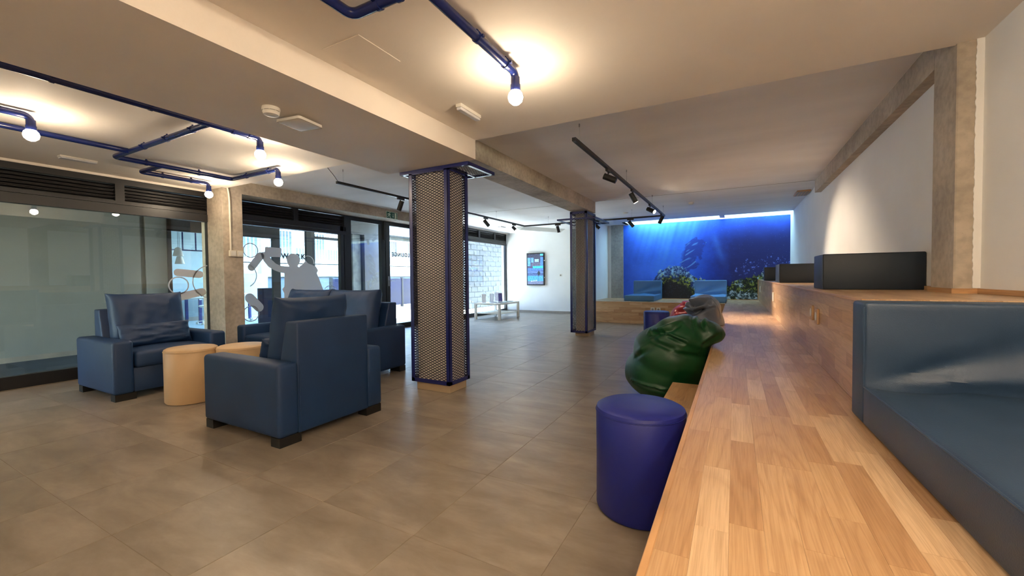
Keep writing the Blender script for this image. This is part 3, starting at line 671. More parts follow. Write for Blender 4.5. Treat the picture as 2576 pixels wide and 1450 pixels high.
def clad(x0, x1, y0, y1, ztop, ring, label, core):
    struct('pillar_core', MB().box(core[0], core[1], core[2], core[3], 0, 2.42, .004, 1), M['plaster'])
    struct('plinth_tiles', MB().box(core[0]-.012, core[1]+.012, core[2]-.012, core[3]+.012, 0, .088, .002, 1), M['tilegrey'] if 0 else M['plinth'])
    t = thing('column_cladding', label, 'column cladding', ((x0+x1)/2, (y0+y1)/2, .085))
    ox, oy, oz = t.location; x0 -= ox; x1 -= ox; y0 -= oy; y1 -= oy; zb = 0; zt = ztop-oz; b = .042
    for (cx, cy, sx, sy) in ((x0, y0, 1, 1), (x1, y0, -1, 1), (x0, y1, 1, -1), (x1, y1, -1, -1)):
        m = MB(); m.box(min(cx, cx+sx*b), max(cx, cx+sx*b), min(cy, cy+sy*.004), max(cy, cy+sy*.004), zb, zt)
        m.box(min(cx, cx+sx*.004), max(cx, cx+sx*.004), min(cy, cy+sy*b), max(cy, cy+sy*b), zb, zt); m.build('corner_post', M['bluemetal'], t)
    for z0, z1 in ((zb, zb+.04), (zt-.045, zt)):
        m = MB(); m.box(x0, x1, y0, y0+.004, z0, z1).box(x0, x1, y1-.004, y1, z0, z1).box(x0, x0+.004, y0, y1, z0, z1).box(x1-.004, x1, y0, y1, z0, z1); m.build('cross_rail', M['bluemetal'], t)
    h = zt-.02
    mesh_panel((x0+.02, y0+.006, .02), (1, 0, 0), x1-x0-.04, h-.02, t)
    mesh_panel((x1-.006, y0+.02, .02), (0, 1, 0), y1-y0-.04, h-.02, t)
    mesh_panel((x0+.006, y1-.02, .02), (0, -1, 0), y1-y0-.04, h-.02, t)
    mesh_panel((x1-.02, y1-.006, .02), (-1, 0, 0), x1-x0-.04, h-.02, t)
    # projecting ring near the top
    rx0, rx1, ry0, ry1, rz = ring; rx0 -= ox; rx1 -= ox; ry0 -= oy; ry1 -= oy; rz -= oz
    m = MB(); H = .032
    m.box(rx0, rx1, ry0-.004, ry0, rz-H, rz).box(rx0, rx1, ry1-.004, ry1, rz-H, rz).box(rx0, rx0+.004, ry0, ry1, rz-H, rz).box(rx1-.004, rx1, ry0, ry1, rz-H, rz)
    for a in ((rx0, rx1, ry0, ry0+.035), (rx0, rx1, ry1-.035, ry1), (rx0, rx0+.035, ry0, ry1), (rx1-.035, rx1, ry0, ry1)): m.box(*a, rz-H, rz-H+.004)
    m.box(x1+.005, x1+.03, ry0, ry1, rz-H, rz-H+.004)
    m.build('top_ring', M['bluemetal'], t)
    mesh_panel((x1+.01, ry0+.01, rz-H+.008), (0, 1, 0), ry1-ry0-.02, rx1-x1-.02, t, (1, 0, 0))
M['plinth'] = simple('beige_column_plinth_tile', C(186, 164, 134), .5, var=.05, nscale=5)
clad(-2.95, -2.46, 3.26, 3.61, 2.25, (-3.07, -2.215, 3.262, 3.75, 2.25), 'near column wrapped in blue-framed expanded metal mesh', (-2.90, -2.50, 3.31, 3.57))
clad(-2.76, -2.43, 7.47, 8.03, 2.38, (-3.02, -2.26, 7.462, 8.42, 2.26), 'far slender column wrapped in blue-framed metal mesh', (-2.73, -2.475, 7.70, 8.0))

# ================================================================== UPHOLSTERY
def pillow_bm(w_, h_, t_, seed, wr=.008, n=30, ear=.012, bulge=.5):
    """stuffed cushion in local x (width), z (height), y (thickness)"""
    bm = bmesh.new(); rows = {}
    def surf(u, v, s):
        e = (max(0, 1-abs(u)**5)*max(0, 1-abs(v)**5))**bulge
        x = u*w_/2*(1-.02*(1-v*v)); z = v*h_/2*(1-.03*(1-u*u))
        x += math.copysign(ear, u)*(abs(u)*abs(v))**10; z += math.copysign(ear, v)*(abs(u)*abs(v))**10
        y = s*t_/2*e
        nz = noise.noise(Vector((u*3+seed, v*3, s*2)))*wr*2 + noise.noise(Vector((u*9+seed, v*5, s*2+4)))*wr
        y += s*abs(nz)*.2+nz*e**.5*.9
        return (x, y, z)
    for s in (-1, 1):
        for i in range(n+1):
            for j in range(n+1):
                u = math.sin((i/n-.5)*math.pi); v = math.sin((j/n-.5)*math.pi)
                if s == 1 and (i in (0, n) or j in (0, n)): rows[s, i, j] = rows[-1, i, j]; continue
                rows[s, i, j] = bm.verts.new(surf(u, v, s))
        for i in range(n):
            for j in range(n):
                q = (rows[s, i, j], rows[s, i+1, j], rows[s, i+1, j+1], rows[s, i, j+1])
                bm.faces.new(q if s == -1 else q[::-1])
    return bm
def pillow(name, mat, parent, w_, h_, t_, seed, loc, tilt=0, wr=.008, **k):
    bm = pillow_bm(w_, h_, t_, seed, wr, **k); m = Matrix.Translation(Vector(loc)) @ Matrix.Rotation(tilt, 4, 'X')
    bmesh.ops.transform(bm, matrix=m, verts=bm.verts)
    mb = MB(); mb.bm.free(); mb.bm = bm; o = mb.build(name, mat, parent, True)
    # piped seam
    pts = []
    for k2 in range(0, 44):
        a = k2/44*4; s = int(a); f = (a-s)*2-1; f = math.sin(f*math.pi/2)
        u, v = ((f, -1), (1, f), (-f, 1), (-1, -f))[s]
        x = u*w_/2*(1-.02*(1-v*v)); z = v*h_/2*(1-.03*(1-u*u)); pts.append(m @ Vector((x*1.003, 0, z*1.003)))
    return o
def sofa(name, label, cat, loc, rz, W, D, ncush, seed, group=None):
    t = thing(name, label, cat, loc, rz, group); aw = .158; z0 = .062; mt = M['sofa']
    for x in (0, W-aw): MB().box(x, x+aw, 0, D, z0, .572, .03, 4).build('armrest', mt, t, True)
    # back frame, slightly raked on the inner side
    m = MB(); m.poly([Vector((aw-.012, D-.004, z0)), Vector((aw-.012, D-.004, .85)), Vector((aw-.012, D-.13, .85)), Vector((aw-.012, D-.26, .35)), Vector((aw-.012, D-.26, z0))], Vector((W-2*aw+.024, 0, 0)))
    bmesh.ops.bevel(m.bm, geom=list(m.bm.edges), offset=.014, segments=3, affect='EDGES', profile=.5); m.build('back_frame', mt, t, True)
    MB().box(aw+.002, W-aw-.002, .035, D-.24, z0, .30, .012, 2).build('seat_base', mt, t, True)
    cw = (W-2*aw-.01)/ncush
    for k in range(ncush):
        x = aw+.005+k*cw
        m = MB(); m.box(x+.004, x+cw-.004, -.005, D-.27, .30, .455, .035, 4)
        bmesh.ops.subdivide_edges(m.bm, edges=[e for e in m.bm.edges if e.calc_length() > .3], cuts=6, use_grid_fill=True)
        for v in m.bm.verts:
            if v.co.z > .4: v.co.z += .018*max(0, 1-((v.co.x-x-cw/2)/(cw/2))**2)*max(0, 1-((v.co.y-D*.35)/(D*.37))**2)
        m.build('seat_cushion', mt, t, True)
        pillow('back_cushion', mt, t, cw-.01, .56, .25, seed+k*3, (x+cw/2, D-.315, .735), math.radians(-11), .010, bulge=.36)
    if ncush == 1: pillow('lumbar_pillow', mt, t, cw-.03, .24, .15, seed+9, (W/2, D-.50, .575), math.radians(-18), .012)
    for x in (.01, W-.17):
        for y in (.01, D-.11): MB().box(x, x+.16, y, y+.10, 0, z0+.004).build('foot', M['sofadark'], t)
    # seam piping down the arm fronts and backs
    m = MB()
    for x in (aw, W-aw): m.tube([(x, D+.001, z0+.02), (x, D+.001, .55)], .004, 6)
    m.build('seam', mt, t, True)
    return t
R90 = math.pi/2
sofa('armchair', 'navy armchair in front, seen from behind, back towards the metal-clad column', 'armchair', (-3.66, 2.61, 0), -R90, .93, .96, 1, 1, 'navy leatherette seats around the tan poufs')
sofa('armchair', 'navy armchair by the dark window, facing right with lumbar pillow', 'armchair', (-5.14, 1.62, 0), R90, .985, .91, 1, 4, 'navy leatherette seats around the tan poufs')
sofa('sofa', 'navy two-cushion sofa with its back to the windows behind the armchairs', 'sofa', (-5.62, 2.97, 0), 0, 2.0, .94, 2, 7, 'navy leatherette seats around the tan poufs')

def pouf(label, x, y, r, h, mat, group):
    t = thing('pouf', label, 'pouf', (x, y, 0), 0, group)
    MB().lathe([(r-.03, 0), (r-.008, .004), (r, .018), (r-.001, h*.5), (r, h-.035), (r-.003, h-.03)], n=64).build('body', mat, t, True)
    MB().lathe([(r-.004, h-.034), (r+.0005, h-.026), (r-.004, h-.012), (r-.022, h-.002), (r*.5, h+.004), (.01, h+.006)], n=64).build('seat_top', mat, t, True)
    m = MB(); m.tube([((r+.0005)*math.cos(a*math.pi/24), (r+.0005)*math.sin(a*math.pi/24), h-.03) for a in range(49)], .0028, 6, .001); m.build('seam', mat, t, True)
    return t
pouf('tan round pouf, the nearer and left of the two', -4.6, 2.02, .212, .513, M['beige'], 'tan poufs')
pouf('tan round pouf behind the front armchair, touching the other tan pouf', -4.285, 2.315, .212, .513, M['beige'], 'tan poufs')
pouf('purple-blue round stool in the foreground beside the oak bench', -.41, 2.086, .213, .516, M['stoolblue'], 'purple-blue stools')
pouf('purple-blue round stool standing far off before the platform', -1.24, 7.79, .222, .516, M['stoolblue'], 'purple-blue stools')

# ---- bean bags: blobs fused by a remesh, then creased
def organic(name, blobs, mat, parent, seed, voxel=.028, crease=.02, folds=(), floor=None, clips=None, neck=None):
    bm = bmesh.new()
    for (c, r, rot) in blobs:
        q = bmesh.ops.create_icosphere(bm, subdivisions=4, radius=1)
        mx = Matrix.Translation(Vector(c)) @ Matrix.Rotation(rot, 4, 'Y') @ Matrix.Diagonal((*r, 1))
        bmesh.ops.transform(bm, matrix=mx, verts=q['verts'])
    me = bpy.data.meshes.new('tmp'); bm.to_mesh(me); bm.free()
    o = bpy.data.objects.new('tmp', me); COL.objects.link(o)
    md = o.modifiers.new('r', 'REMESH'); md.mode = 'VOXEL'; md.voxel_size = voxel
    md = o.modifiers.new('s', 'SMOOTH'); md.iterations = 14; md.factor = .6
    md = o.modifiers.new('u', 'SUBSURF'); md.levels = 1
    dg = bpy.context.evaluated_depsgraph_get(); me2 = bpy.data.meshes.new_from_object(o.evaluated_get(dg)); bpy.data.objects.remove(o)
    me2.name = name
    nrm = [v.normal.copy() for v in me2.vertices]
    for v, n in zip(me2.vertices, nrm):
        p = v.co; d = 0
        q = p*4+Vector((seed, 0, 0)); a = noise.noise(q); d += crease*(.5-abs(a)*2)*.6 + crease*.5*noise.noise(p*2.2+Vector((seed, 3, 0)))
        if n.y < .35:
            for (A, B, wd, dp) in folds:
                ax, az = A; bx, bz = B; qx, qz = p.x-ax, p.z-az; dx, dz_ = bx-ax, bz-az
                t = max(0, min(1, (qx*dx+qz*dz_)/(dx*dx+dz_*dz_))); ds = math.hypot(qx-dx*t, qz-dz_*t); e = .35+.65*math.sin(math.pi*min(1, .15+.85*t))
                side = (dx*qz-dz_*qx)
                d -= dp*e*math.exp(-(ds/wd)**2)
                if side > 0: d += dp*.75*e*math.exp(-((ds-wd*1.7)/(wd*.9))**2)
        v.co = p+n*d
        if floor is not None and v.co.z < floor: v.co.z = floor+(v.co.z-floor)*.02
        if clips:
            for f in clips: f(v.co)
    me2.shade_smooth()
    me2.materials.clear()
    return link(name, me2, mat, parent)
def bench_clip(c):
    # keep the bag out of the bench: it lies on its top or against its front
    if c.x > XF-.03 and c.z < HB+.006:
        if c.z > HB-.06: c.z = HB+.006
        else: c.x = XF-.03
def stepclip(c):
    if c.y < 3.66 and c.z < .28: c.y = 3.66
def uy(px, py, Y):
    d = Vector(rt)*((px-1288)/1039.3)+Vector(-up2)*((py-725)/1039.3)+Vector(fw); k = Y/d.y
    return (d.x*k, 1.15+d.z*k)
def fold(a, b, Y, wd, dp): return (uy(*a, Y), uy(*b, Y), wd, dp)
g = thing('bean_bag', 'large dark green bean bag slumped against the oak bench', 'bean bag', (0, 0, 0), 0, 'leatherette bean bags')
organic('bag', [((-.575, 4.16, .24), (.382, .44, .27), 0), ((-.52, 4.08, .42), (.35, .40, .26), .3), ((-.42, 4.0, .60), (.24, .3, .17), .35), ((-.22, 4.0, .66), (.16, .17, .10), .25), ((-.37, 4.05, .70), (.12, .2, .10), .3)], M['green'], g, 2.0, voxel=.022, crease=.016,
        folds=[fold((1632, 843), (1664, 838), 3.75, .016, .035), fold((1664, 838), (1708, 820), 3.75, .016, .028), fold((1678, 846), (1722, 864), 3.72, .014, .030), fold((1640, 862), (1690, 880), 3.7, .02, .014), fold((1756, 806), (1774, 832), 3.8, .014, .024),
               fold((1735, 800), (1745, 830), 3.8, .014, .014), fold((1590, 965), (1690, 984), 3.8, .014, .028), fold((1650, 972), (1690, 996), 3.8, .012, .02), fold((1770, 870), (1800, 850), 3.8, .018, .022), fold((1700, 890), (1760, 905), 3.72, .02, .010), fold((1598, 900), (1640, 872), 3.8, .022, .012)],
        floor=.004, clips=[bench_clip, stepclip])
g = thing('bean_bag', 'grey bean bag with deep folds leaning on the bench behind the green one', 'bean bag', (0, 0, 0), 0, 'leatherette bean bags')
organic('bag', [((-.50, 5.9, .28), (.34, .40, .30), 0), ((-.36, 5.85, .52), (.26, .32, .26), .2), ((-.34, 5.8, .72), (.2, .24, .19), 0)], M['grey'], g, 9.0, voxel=.022, crease=.014,
        folds=[fold((1738, 772), (1778, 762), 5.6, .026, .075), fold((1702, 797), (1776, 776), 5.6, .022, .065), fold((1740, 792), (1786, 768), 5.6, .016, .045), fold((1752, 782), (1795, 775), 5.55, .014, .03), fold((1735, 760), (1737, 785), 5.6, .018, .04)], floor=.004, clips=[bench_clip])
MB().tube([(-.26, 5.62, .88), (-.19, 5.60, .80), (-.155, 5.58, .70), (-.15, 5.58, .62)], .004, 8, .04).build('piping', M['grey'], g, True)
g = thing('bean_bag', 'dark red bean bag half hidden behind the grey one', 'bean bag', (0, 0, 0), 0, 'leatherette bean bags')
organic('bag', [((-.72, 7.2, .26), (.32, .36, .26), 0), ((-.66, 7.2, .46), (.27, .30, .25), .1), ((-.62, 7.2, .62), (.19, .2, .13), 0)], M['red'], g, 14.0, voxel=.024, crease=.016,
        folds=[fold((1706, 786), (1738, 776), 6.95, .022, .05), fold((1712, 768), (1735, 772), 6.95, .018, .03), fold((1704, 798), (1730, 792), 6.95, .02, .03)], floor=.004, clips=[bench_clip])

# ---- L-shaped folding floor seats
def floor_seat(label, x0, x1, yb, depth, z0, hs, hb, th, mat, rz=0, seed=0, group='leatherette L-shaped floor seats'):
    """back at +y edge (yb); seat runs towards -y"""
    t = thing('floor_seat', label, 'floor seat', ((x0+x1)/2, yb, z0), rz, group); W = x1-x0
    bm = bmesh.new(); n = 34; ny = 44
    # profile of the L (y, z) going round; extruded in x with a fine grid and creases towards the inner corner
    m = MB(); m.box(-W/2, W/2, -depth, -th+.004, .002, hs, .014, 3)
    ob = m
    bmesh.ops.subdivide_edges(m.bm, edges=[e for e in m.bm.edges if e.calc_length() > .25], cuts=26, use_grid_fill=True)
    for v in m.bm.verts:
        if v.co.z > hs-.03:
            dy = (-th-v.co.y); u = v.co.x/(W/2)
            k = math.exp(-max(0, dy)/.22)
            v.co.z += k*.018*noise.noise(Vector((v.co.x*7+seed, v.co.y*4, 0)))+.012*k*math.sin(u*4+seed)+.004*noise.noise(Vector((v.co.x*3, v.co.y*5+seed, 1)))
    m.build('seat', mat, t, True)
    m = MB(); m.box(-W/2, W/2, -th, 0, .002, hb, .014, 3)
    bmesh.ops.subdivide_edges(m.bm, edges=[e for e in m.bm.edges if e.calc_length() > .2], cuts=26, use_grid_fill=True)
    for v in m.bm.verts:
        if v.co.y < -th+.03 and v.co.z > hs:
            dz = (v.co.z-hs)/(hb-hs); u = v.co.x/(W/2); ang = math.atan2(dz, (u+1.02)*.8)
            cr = math.exp(-(((ang-.45)/.16)**2))-.6*math.exp(-(((ang-.18)/.1)**2))
            v.co.y += .026*cr*min(1, (u+1)*1.6)*(1-dz*.4)*min(1, dz*6) + .014*noise.noise(Vector((v.co.x*5+seed, v.co.z*6, 2)))*(1-dz)
    m.build('backrest', mat, t, True)
    m = MB(); m.tube([(-W/2, -depth+.02, hs-.004), (-W/2, -th-.01, hs-.004), (-W/2, -th-.002, hb-.02)], .0035, 6, .01); m.build('seam', mat, t, True)
    return t
floor_seat('large dark teal floor seat in the right foreground, backrest against the upper tier', .462, 1.16, 2.345, 2.4, HB, .165, .507, .17, M['mat'], math.radians(1.5), 1)
floor_seat('blue floor seat at the left end of the platform under the mural', -2.44, -1.72, 11.75, 1.3, HB, .14, .50, .16, M['matsea'], 0, 3)
floor_seat('lighter blue floor seat on the platform, the one next to the long bench', -.90, -.17, 11.75, 1.35, HB, .14, .50, .16, M['matsky'], 0, 5)
def backbox(label, y0, y1, x0):
    t = thing('cushion_block', label, 'cushion', (0, 0, 0), 0, 'charcoal cushion blocks on the upper tier')
    MB().box(x0, XW-.004, y0, y1, HT+.001, 1.302, .008, 2).build('body', M['boxdark'], t, True)
    MB().tube([(x0, y0, HT+.02), (x0, y0, 1.296)], .0035, 6).tube([(x0, y0, 1.298), (XW-.02, y0, 1.298)], .003, 6).build('seam', M['boxdark'], t, True)
backbox('nearest charcoal cushion block on the upper tier, beside the concrete pillar', 3.87, 4.27, .588)
backbox('middle charcoal cushion block on the upper tier', 6.95, 7.6, .56)
backbox('farthest charcoal cushion block on the upper tier, next to the mural', 9.6, 9.95, .525)

# ================================================================== CEILING CONDUITS AND BULBS
def bulb_lamp(label, x, y, zc, zb, r=.046):
    t = thing('bulb_lamp', label, 'bulb lamp', (x, y, zc), 0, 'bare globe bulbs on blue conduit')
    dz = zb-zc
    MB().cyl((0, 0, -.03), (0, 0, -.075), .0275).cyl((0, 0, -.075), (0, 0, dz+r*.8), .031).build('lamp_holder', M['pipeblue'], t, True)
    b = MB().lathe([(.006, -r), (r*.5, -r*.866), (r*.87, -r*.5), (r, 0), (r*.87, r*.5), (r*.5, r*.85), (.014, r*1.02)], (0, 0, dz), 28).build('bulb', M['bulb'], t, True)
    return t
PR = .0245
def conduit(label, paths, clips, z, name='ceiling_conduit'):
    t = thing(name, label, 'conduit', (0, 0, 0), 0, 'blue ceiling conduits')
    for p in paths: MB().tube(p, PR, 14, .05).build('pipe', M['pipeblue'], t, True)
    for (x, y, ax) in clips:
        m = MB()
        if ax == 'y': m.cyl((x, y-.011, z), (x, y+.011, z), PR+.0045).box(x-.004, x+.004, y-.008, y+.008, z, z+.045).box(x+PR, x+PR+.016, y-.008, y+.008, z-.006, z+.006)
        else: m.cyl((x-.011, y, z), (x+.011, y, z), PR+.0045).box(x-.008, x+.008, y-.004, y+.004, z, z+.045).box(x-.008, x+.008, y-PR-.016, y-PR, z-.006, z+.006)
        m.build('pipe_clip', M['pipeblue'], t, True)
zr = 2.392
conduit('blue conduit on the right ceiling ending in the front bulb', [[(-1.175, -2.5, zr), (-1.175, 2.25, zr), (-1.175, 2.25, zr-.06)], [(-1.59, -1.5, zr), (-1.59, 1.392, zr), (-1.195, 1.392, zr)]],
        [(-1.175, 1.83, 'y'), (-1.175, 2.13, 'y'), (-1.175, .6, 'y'), (-1.42, 1.392, 'x'), (-1.30, 1.392, 'x')], zr)
bulb_lamp('bare lit globe bulb on the right ceiling, the topmost in view', -1.175, 2.25, zr, 2.243)
zl = 2.43
conduit('long blue conduit along the soffit edge ending in a bulb', [[(-3.785, -2.5, zl), (-3.785, 2.245, zl), (-3.785, 2.245, zl-.06)]], [(-3.785, y, 'y') for y in (.95, 1.45, 1.78, 2.02, 2.15)], zl)
bulb_lamp('lit globe bulb at the end of the long conduit beside the soffit', -3.785, 2.245, zl, 2.283)
conduit('zigzag blue conduit crossing the left ceiling to a bulb', [[(-3.80, 1.835, zl), (-5.62, 1.835, zl), (-5.62, 2.965, zl), (-4.66, 2.965, zl), (-4.66, 2.965, zl-.06)], [(-5.25, -2.5, zl), (-5.25, 1.82, zl)]],
        [(-4.05, 1.835, 'x'), (-4.5, 1.835, 'x'), (-4.95, 1.835, 'x'), (-5.62, 2.1, 'y'), (-5.62, 2.6, 'y'), (-5.3, 2.965, 'x'), (-4.85, 2.965, 'x')], zl)
bulb_lamp('lit globe bulb at the end of the zigzag conduit, nearest the track lights', -4.66, 2.965, zl, 2.28)
conduit('short blue conduit branch nearest the dark window', [[(-5.63, 2.235, zl), (-6.14, 2.235, zl), (-6.14, 2.95, zl), (-6.14, 2.95, zl-.06)]], [(-6.14, 2.45, 'y'), (-6.14, 2.75, 'y')], zl)
bulb_lamp('lit globe bulb above the corner of the dark window', -6.14, 2.95, zl, 2.288)
conduit('blue conduit entering at the left edge with a bulb', [[(-4.785, -2.5, zl), (-4.785, 1.08, zl), (-4.785, 1.08, zl-.06)]], [(-4.785, .5, 'y')], zl)
bulb_lamp('lit globe bulb at the far left of the ceiling', -4.785, 1.08, zl, 2.285)
# unseen bulbs: a few inferred, most added to brighten the near area
for x, y, z, zz in ((-1.59, -1.4, zr, 2.243), (.42, .72, zr, 2.243), (.42, -.6, zr, 2.243), (-.4, -.75, zr, 2.243), (.42, -2.0, zr, 2.243), (.95, .1, zr, 2.243), (.95, .9, zr, 2.243), (.95, -.7, zr, 2.243), (.9, -1.4, zr, 2.243), (-.4, -1.8, zr, 2.243), (-4.785, -1.6, zl, 2.285), (-6.0, -.6, zl, 2.285)):
    bulb_lamp('unseen globe bulb out of frame, added to brighten the near area', x, y, z, zz)

# ceiling devices
def emergency(label, c, s, rz=0):
    t = thing('emergency_light', label, 'emergency light', c, rz, 'white emergency luminaires'); x, y, z = s
    MB().box(-x/2, x/2, -y/2, y/2, -z*.55, 0, .003).build('housing', M['trimwhite'], t); MB().box(-x/2+.004, x/2-.004, -y/2+.004, y/2-.004, -z, -z*.55, .006).build('diffuser', M['led_off'], t)
emergency('white box emergency light on the right ceiling near the bulb', (-1.79, 2.655, ZD), (.05, .27, .045))
emergency('slim white emergency light on the left ceiling over the dark window', (-6.2, 1.73, ZL), (.09, .29, .03))
emergency('small white emergency light at the back near the far window', (-5.9, 10.37, ZC), (.12, .28, .03))
t = thing('smoke_detector', 'white round smoke detector under the soffit', 'smoke detector', (-2.62, 1.63, ZS))
MB().lathe([(.052, 0), (.054, -.012), (.050, -.022)], n=32).build('base', M['trimwhite'], t, True); MB().lathe([(.044, -.02), (.05, -.03), (.044, -.046), (.02, -.05), (.002, -.05)], n=32).build('sensor_dome', M['trimwhite'], t, True)
MB().lathe([(.046, -.02), (.046, -.03)], n=32).build('vent_ring', M['blackmetal'], t)
for k in range(8): a = k*math.pi/4; MB().box(.046*math.cos(a)-.003, .046*math.cos(a)+.003, .046*math.sin(a)-.003, .046*math.sin(a)+.003, -.032, -.018).build('rib', M['trimwhite'], t)
t = thing('wifi_access_point', 'flat white square access point under the soffit', 'access point', (-2.66, 1.857, ZS), .15)
MB().box(-.07, .07, -.07, .07, -.012, 0, .004).build('base', M['trimwhite'], t)
m = MB(); m.box(-.105, .105, -.105, .105, -.034, -.012, .02, 4); m.build('cover', M['trimwhite'], t, True)
t = thing('smoke_detector', 'small white detector on the far ceiling left of the mural top', 'smoke detector', (-.77, 9.0, ZC)); MB().lathe([(.05, 0), (.05, -.02), (.03, -.045), (.002, -.05)], n=24).build('dome', M['trimwhite'], t, True)
t = thing('smoke_detector', 'small detector on the ceiling just right of the far column', 'smoke detector', (-2.2, 9.6, ZC)); MB().lathe([(.06, 0), (.06, -.015), (.045, -.03), (.002, -.032)], n=24).build('dome', M['trimwhite'], t, True)
t = thing('vent_grille', 'small wood-toned grille where ceiling meets the right wall', 'vent', (1.05, 8.95, ZC)); MB().box(-.1, .1, -.25, .25, -.025, 0, .004).build('frame', M['oakplain'], t)
for k in range(4): MB().box(-.08+k*.045, -.06+k*.045, -.22, .22, -.03, -.025).build('slat', M['tilegrey'], t)
# exit sign
t = thing('exit_sign', 'green running-man exit sign on the beam over the door', 'sign', (-6.42, 6.56, 2.49), 0)
M['exitgreen'] = simple('exit_sign_green', C(20, 84, 62), .4, var=.02); M['exitpale'] = simple('exit_sign_pale', C(206, 222, 196), .4, var=.02)
MB().box(0, .006, -.165, .165, -.072, .072).build('plate', M['exitpale'], t); MB().box(.006, .008, -.155, .155, -.064, .064).build('green_field', M['exitgreen'], t)
def pl(pts): return MB().poly([Vector((.0085, y, z)) for y, z in pts], Vector((.001, 0, 0)))
pl([(.075, -.06), (.13, -.06), (.13, .055), (.075, .055)]).build('door_symbol', M['exitpale'], t)
pl([(.008, -.02), (.03, -.045), (.052, -.02), (.037, -.02), (.037, .04), (.023, .04), (.023, -.02)]).build('arrow', M['exitpale'], t)
m = pl([(-.075, .055), (-.06, .062), (-.05, .05), (-.058, .036), (-.072, .038)])
for pts in ([(-.115, .03), (-.07, .034), (-.05, .02), (-.075, -.012), (-.098, .0)], [(-.075, -.01), (-.055, -.02), (-.035, -.055), (-.05, -.06), (-.07, -.03), (-.09, -.012)], [(-.098, 0), (-.088, -.02), (-.12, -.04), (-.145, -.035), (-.143, -.025), (-.118, -.025)], [(-.06, .026), (-.03, .004), (-.035, -.004), (-.064, .014)], [(-.115, .03), (-.14, .008), (-.132, .002), (-.105, .018)]):
    vs = [m.bm.verts.new((.0085, y, z)) for y, z in pts]; f = m.bm.faces.new(vs)
m.build('running_figure', M['exitpale'], t)
# switch box and cable duct on the left pillar
t = thing('socket_box', 'double ivory socket box with a white cable duct on the left concrete pillar', 'socket', (-6.42, 3.40, 1.535))
MB().box(0, .045, -.085, .005, -.045, .045, .004).box(0, .045, .01, .10, -.045, .045, .004).build('housing', M['socket'], t)
MB().box(.045, .05, -.07, -.012, -.03, .03, .002).box(.045, .05, .025, .085, -.03, .03, .002).build('rocker', M['trimwhite'], t)
MB().tube([(.015, -.06, .04), (.015, -.06, .78), (.01, -.07, .9), (.01, -.09, .96)], .012, 10, .05).build('cable_duct', M['socket'], t, True)

# ================================================================== TRACK LIGHTS
XT1, XT3, YT, ZT = -4.6, -1.31, 9.22, 2.42
tr = thing('track_rail', 'black U-shaped lighting track hanging from thin wires', 'track', (0, 0, ZT))
MB().box(XT3-.018, XT3+.018, 3.66, YT+.018, -.016, .016).build('track_segment', M['blackmetal'], tr)
MB().box(XT3-.006, XT3+.006, 3.72, YT, -.0175, -.0155).build('contact_slot', M['sofadark'], tr)
MB().box(XT1, XT3, YT-.018, YT+.018, -.016, .016).build('track_segment', M['blackmetal'], tr)
MB().box(XT1-.018, XT1+.018, 3.72, YT+.018, -.016, .016).build('track_segment', M['blackmetal'], tr)
for x, y in ((XT3, 3.82), (XT3, 5.78), (XT3, 7.8), (XT3, 9.1), (XT1, 3.82), (XT1, 5.8), (XT1, 7.85), (-3.95, YT), (-1.98, YT), (-2.95, YT)):
    MB().cyl((x, y, .016), (x, y, ZC-ZT), .0015, n=5).cyl((x, y, ZC-ZT-.03), (x, y, ZC-ZT), .007, n=8).build('suspension_wire', M['brushed'], tr)
MB().tube([(XT1, 3.74, .01), (XT1-.02, 3.70, .08), (XT1-.08, 3.64, ZC-ZT)], .004, 8, .03).build('supply_cable', M['blackmetal'], tr, True)
def spot(label, x, y, along, a, b, lit=False, energy=0):
    """a,b: body ends relative frame of the adapter, world offsets"""
    t = thing('track_spotlight', label, 'spotlight', (x, y, ZT-.016), 0, 'black cylinder spotlights on the track')
    if along == 'y': MB().box(-.015, .015, -.07, .07, -.028, 0, .002).build('adapter', M['lampblack'], t)
    else: MB().box(-.07, .07, -.015, .015, -.028, 0, .002).build('adapter', M['lampblack'], t)
    d = Vector(b).normalized(); s = Vector(a)
    off = Vector((0, 0, -.028)); pv = s+Vector((0, 0, 0))
    MB().cyl(off, (0, 0, -.075), .007, n=12).build('stem', M['lampblack'], t)
    c = Vector((0, 0, -.095)); e1 = c-d*.055; e2 = c+d*.10
    m = MB(); m.cyl(e1, e2, .036, n=28); m.build('body', M['lampblack'], t, True)
    m = MB(); m.cyl(e2-d*.002, e2+d*.0015, .030, n=24); m.build('lens', M['spotlens'] if lit else M['sofadark'], t)
    if lit:
        l = bpy.data.lights.new('spot_beam', 'SPOT'); l.energy = energy; l.spot_size = math.radians(62); l.spot_blend = .7; l.color = (1, .80, .58); l.shadow_soft_size = .03
        lo = bpy.data.objects.new('spot_beam', l); COL.objects.link(lo); lo.location = Vector((x, y, ZT-.016))+e2+d*.01; lo.rotation_euler = d.to_track_quat('-Z', 'Y').to_euler()
spot('black track spotlight nearest the camera, tilted almost level', XT3, 4.84, 'y', (0, 0, 0), (.8, .1, -.38))
spot('lit track spotlight second along the right track, aimed down', XT3, 6.15, 'y', (0, 0, 0), (.40, .25, -.8), True, 45)
spot('lit track spotlight third along the right track, beam glowing', XT3, 7.56, 'y', (0, 0, 0), (.92, -.42, -.52), True, 45)
spot('unlit track spotlight at the right corner of the track', XT3, 8.86, 'y', (0, 0, 0), (-.42, .3, -.75))
spot('track spotlight on the cross rail, tilted toward the mural', -2.01, YT, 'x', (0, 0, 0), (.55, .4, -.75))
spot('track spotlight half hidden beside the far column', -2.78, YT, 'x', (0, 0, 0), (.6, .2, -.6))
spot('track spotlight on the cross rail left of the far column', -3.71, YT, 'x', (0, 0, 0), (.12, .3, -.9))
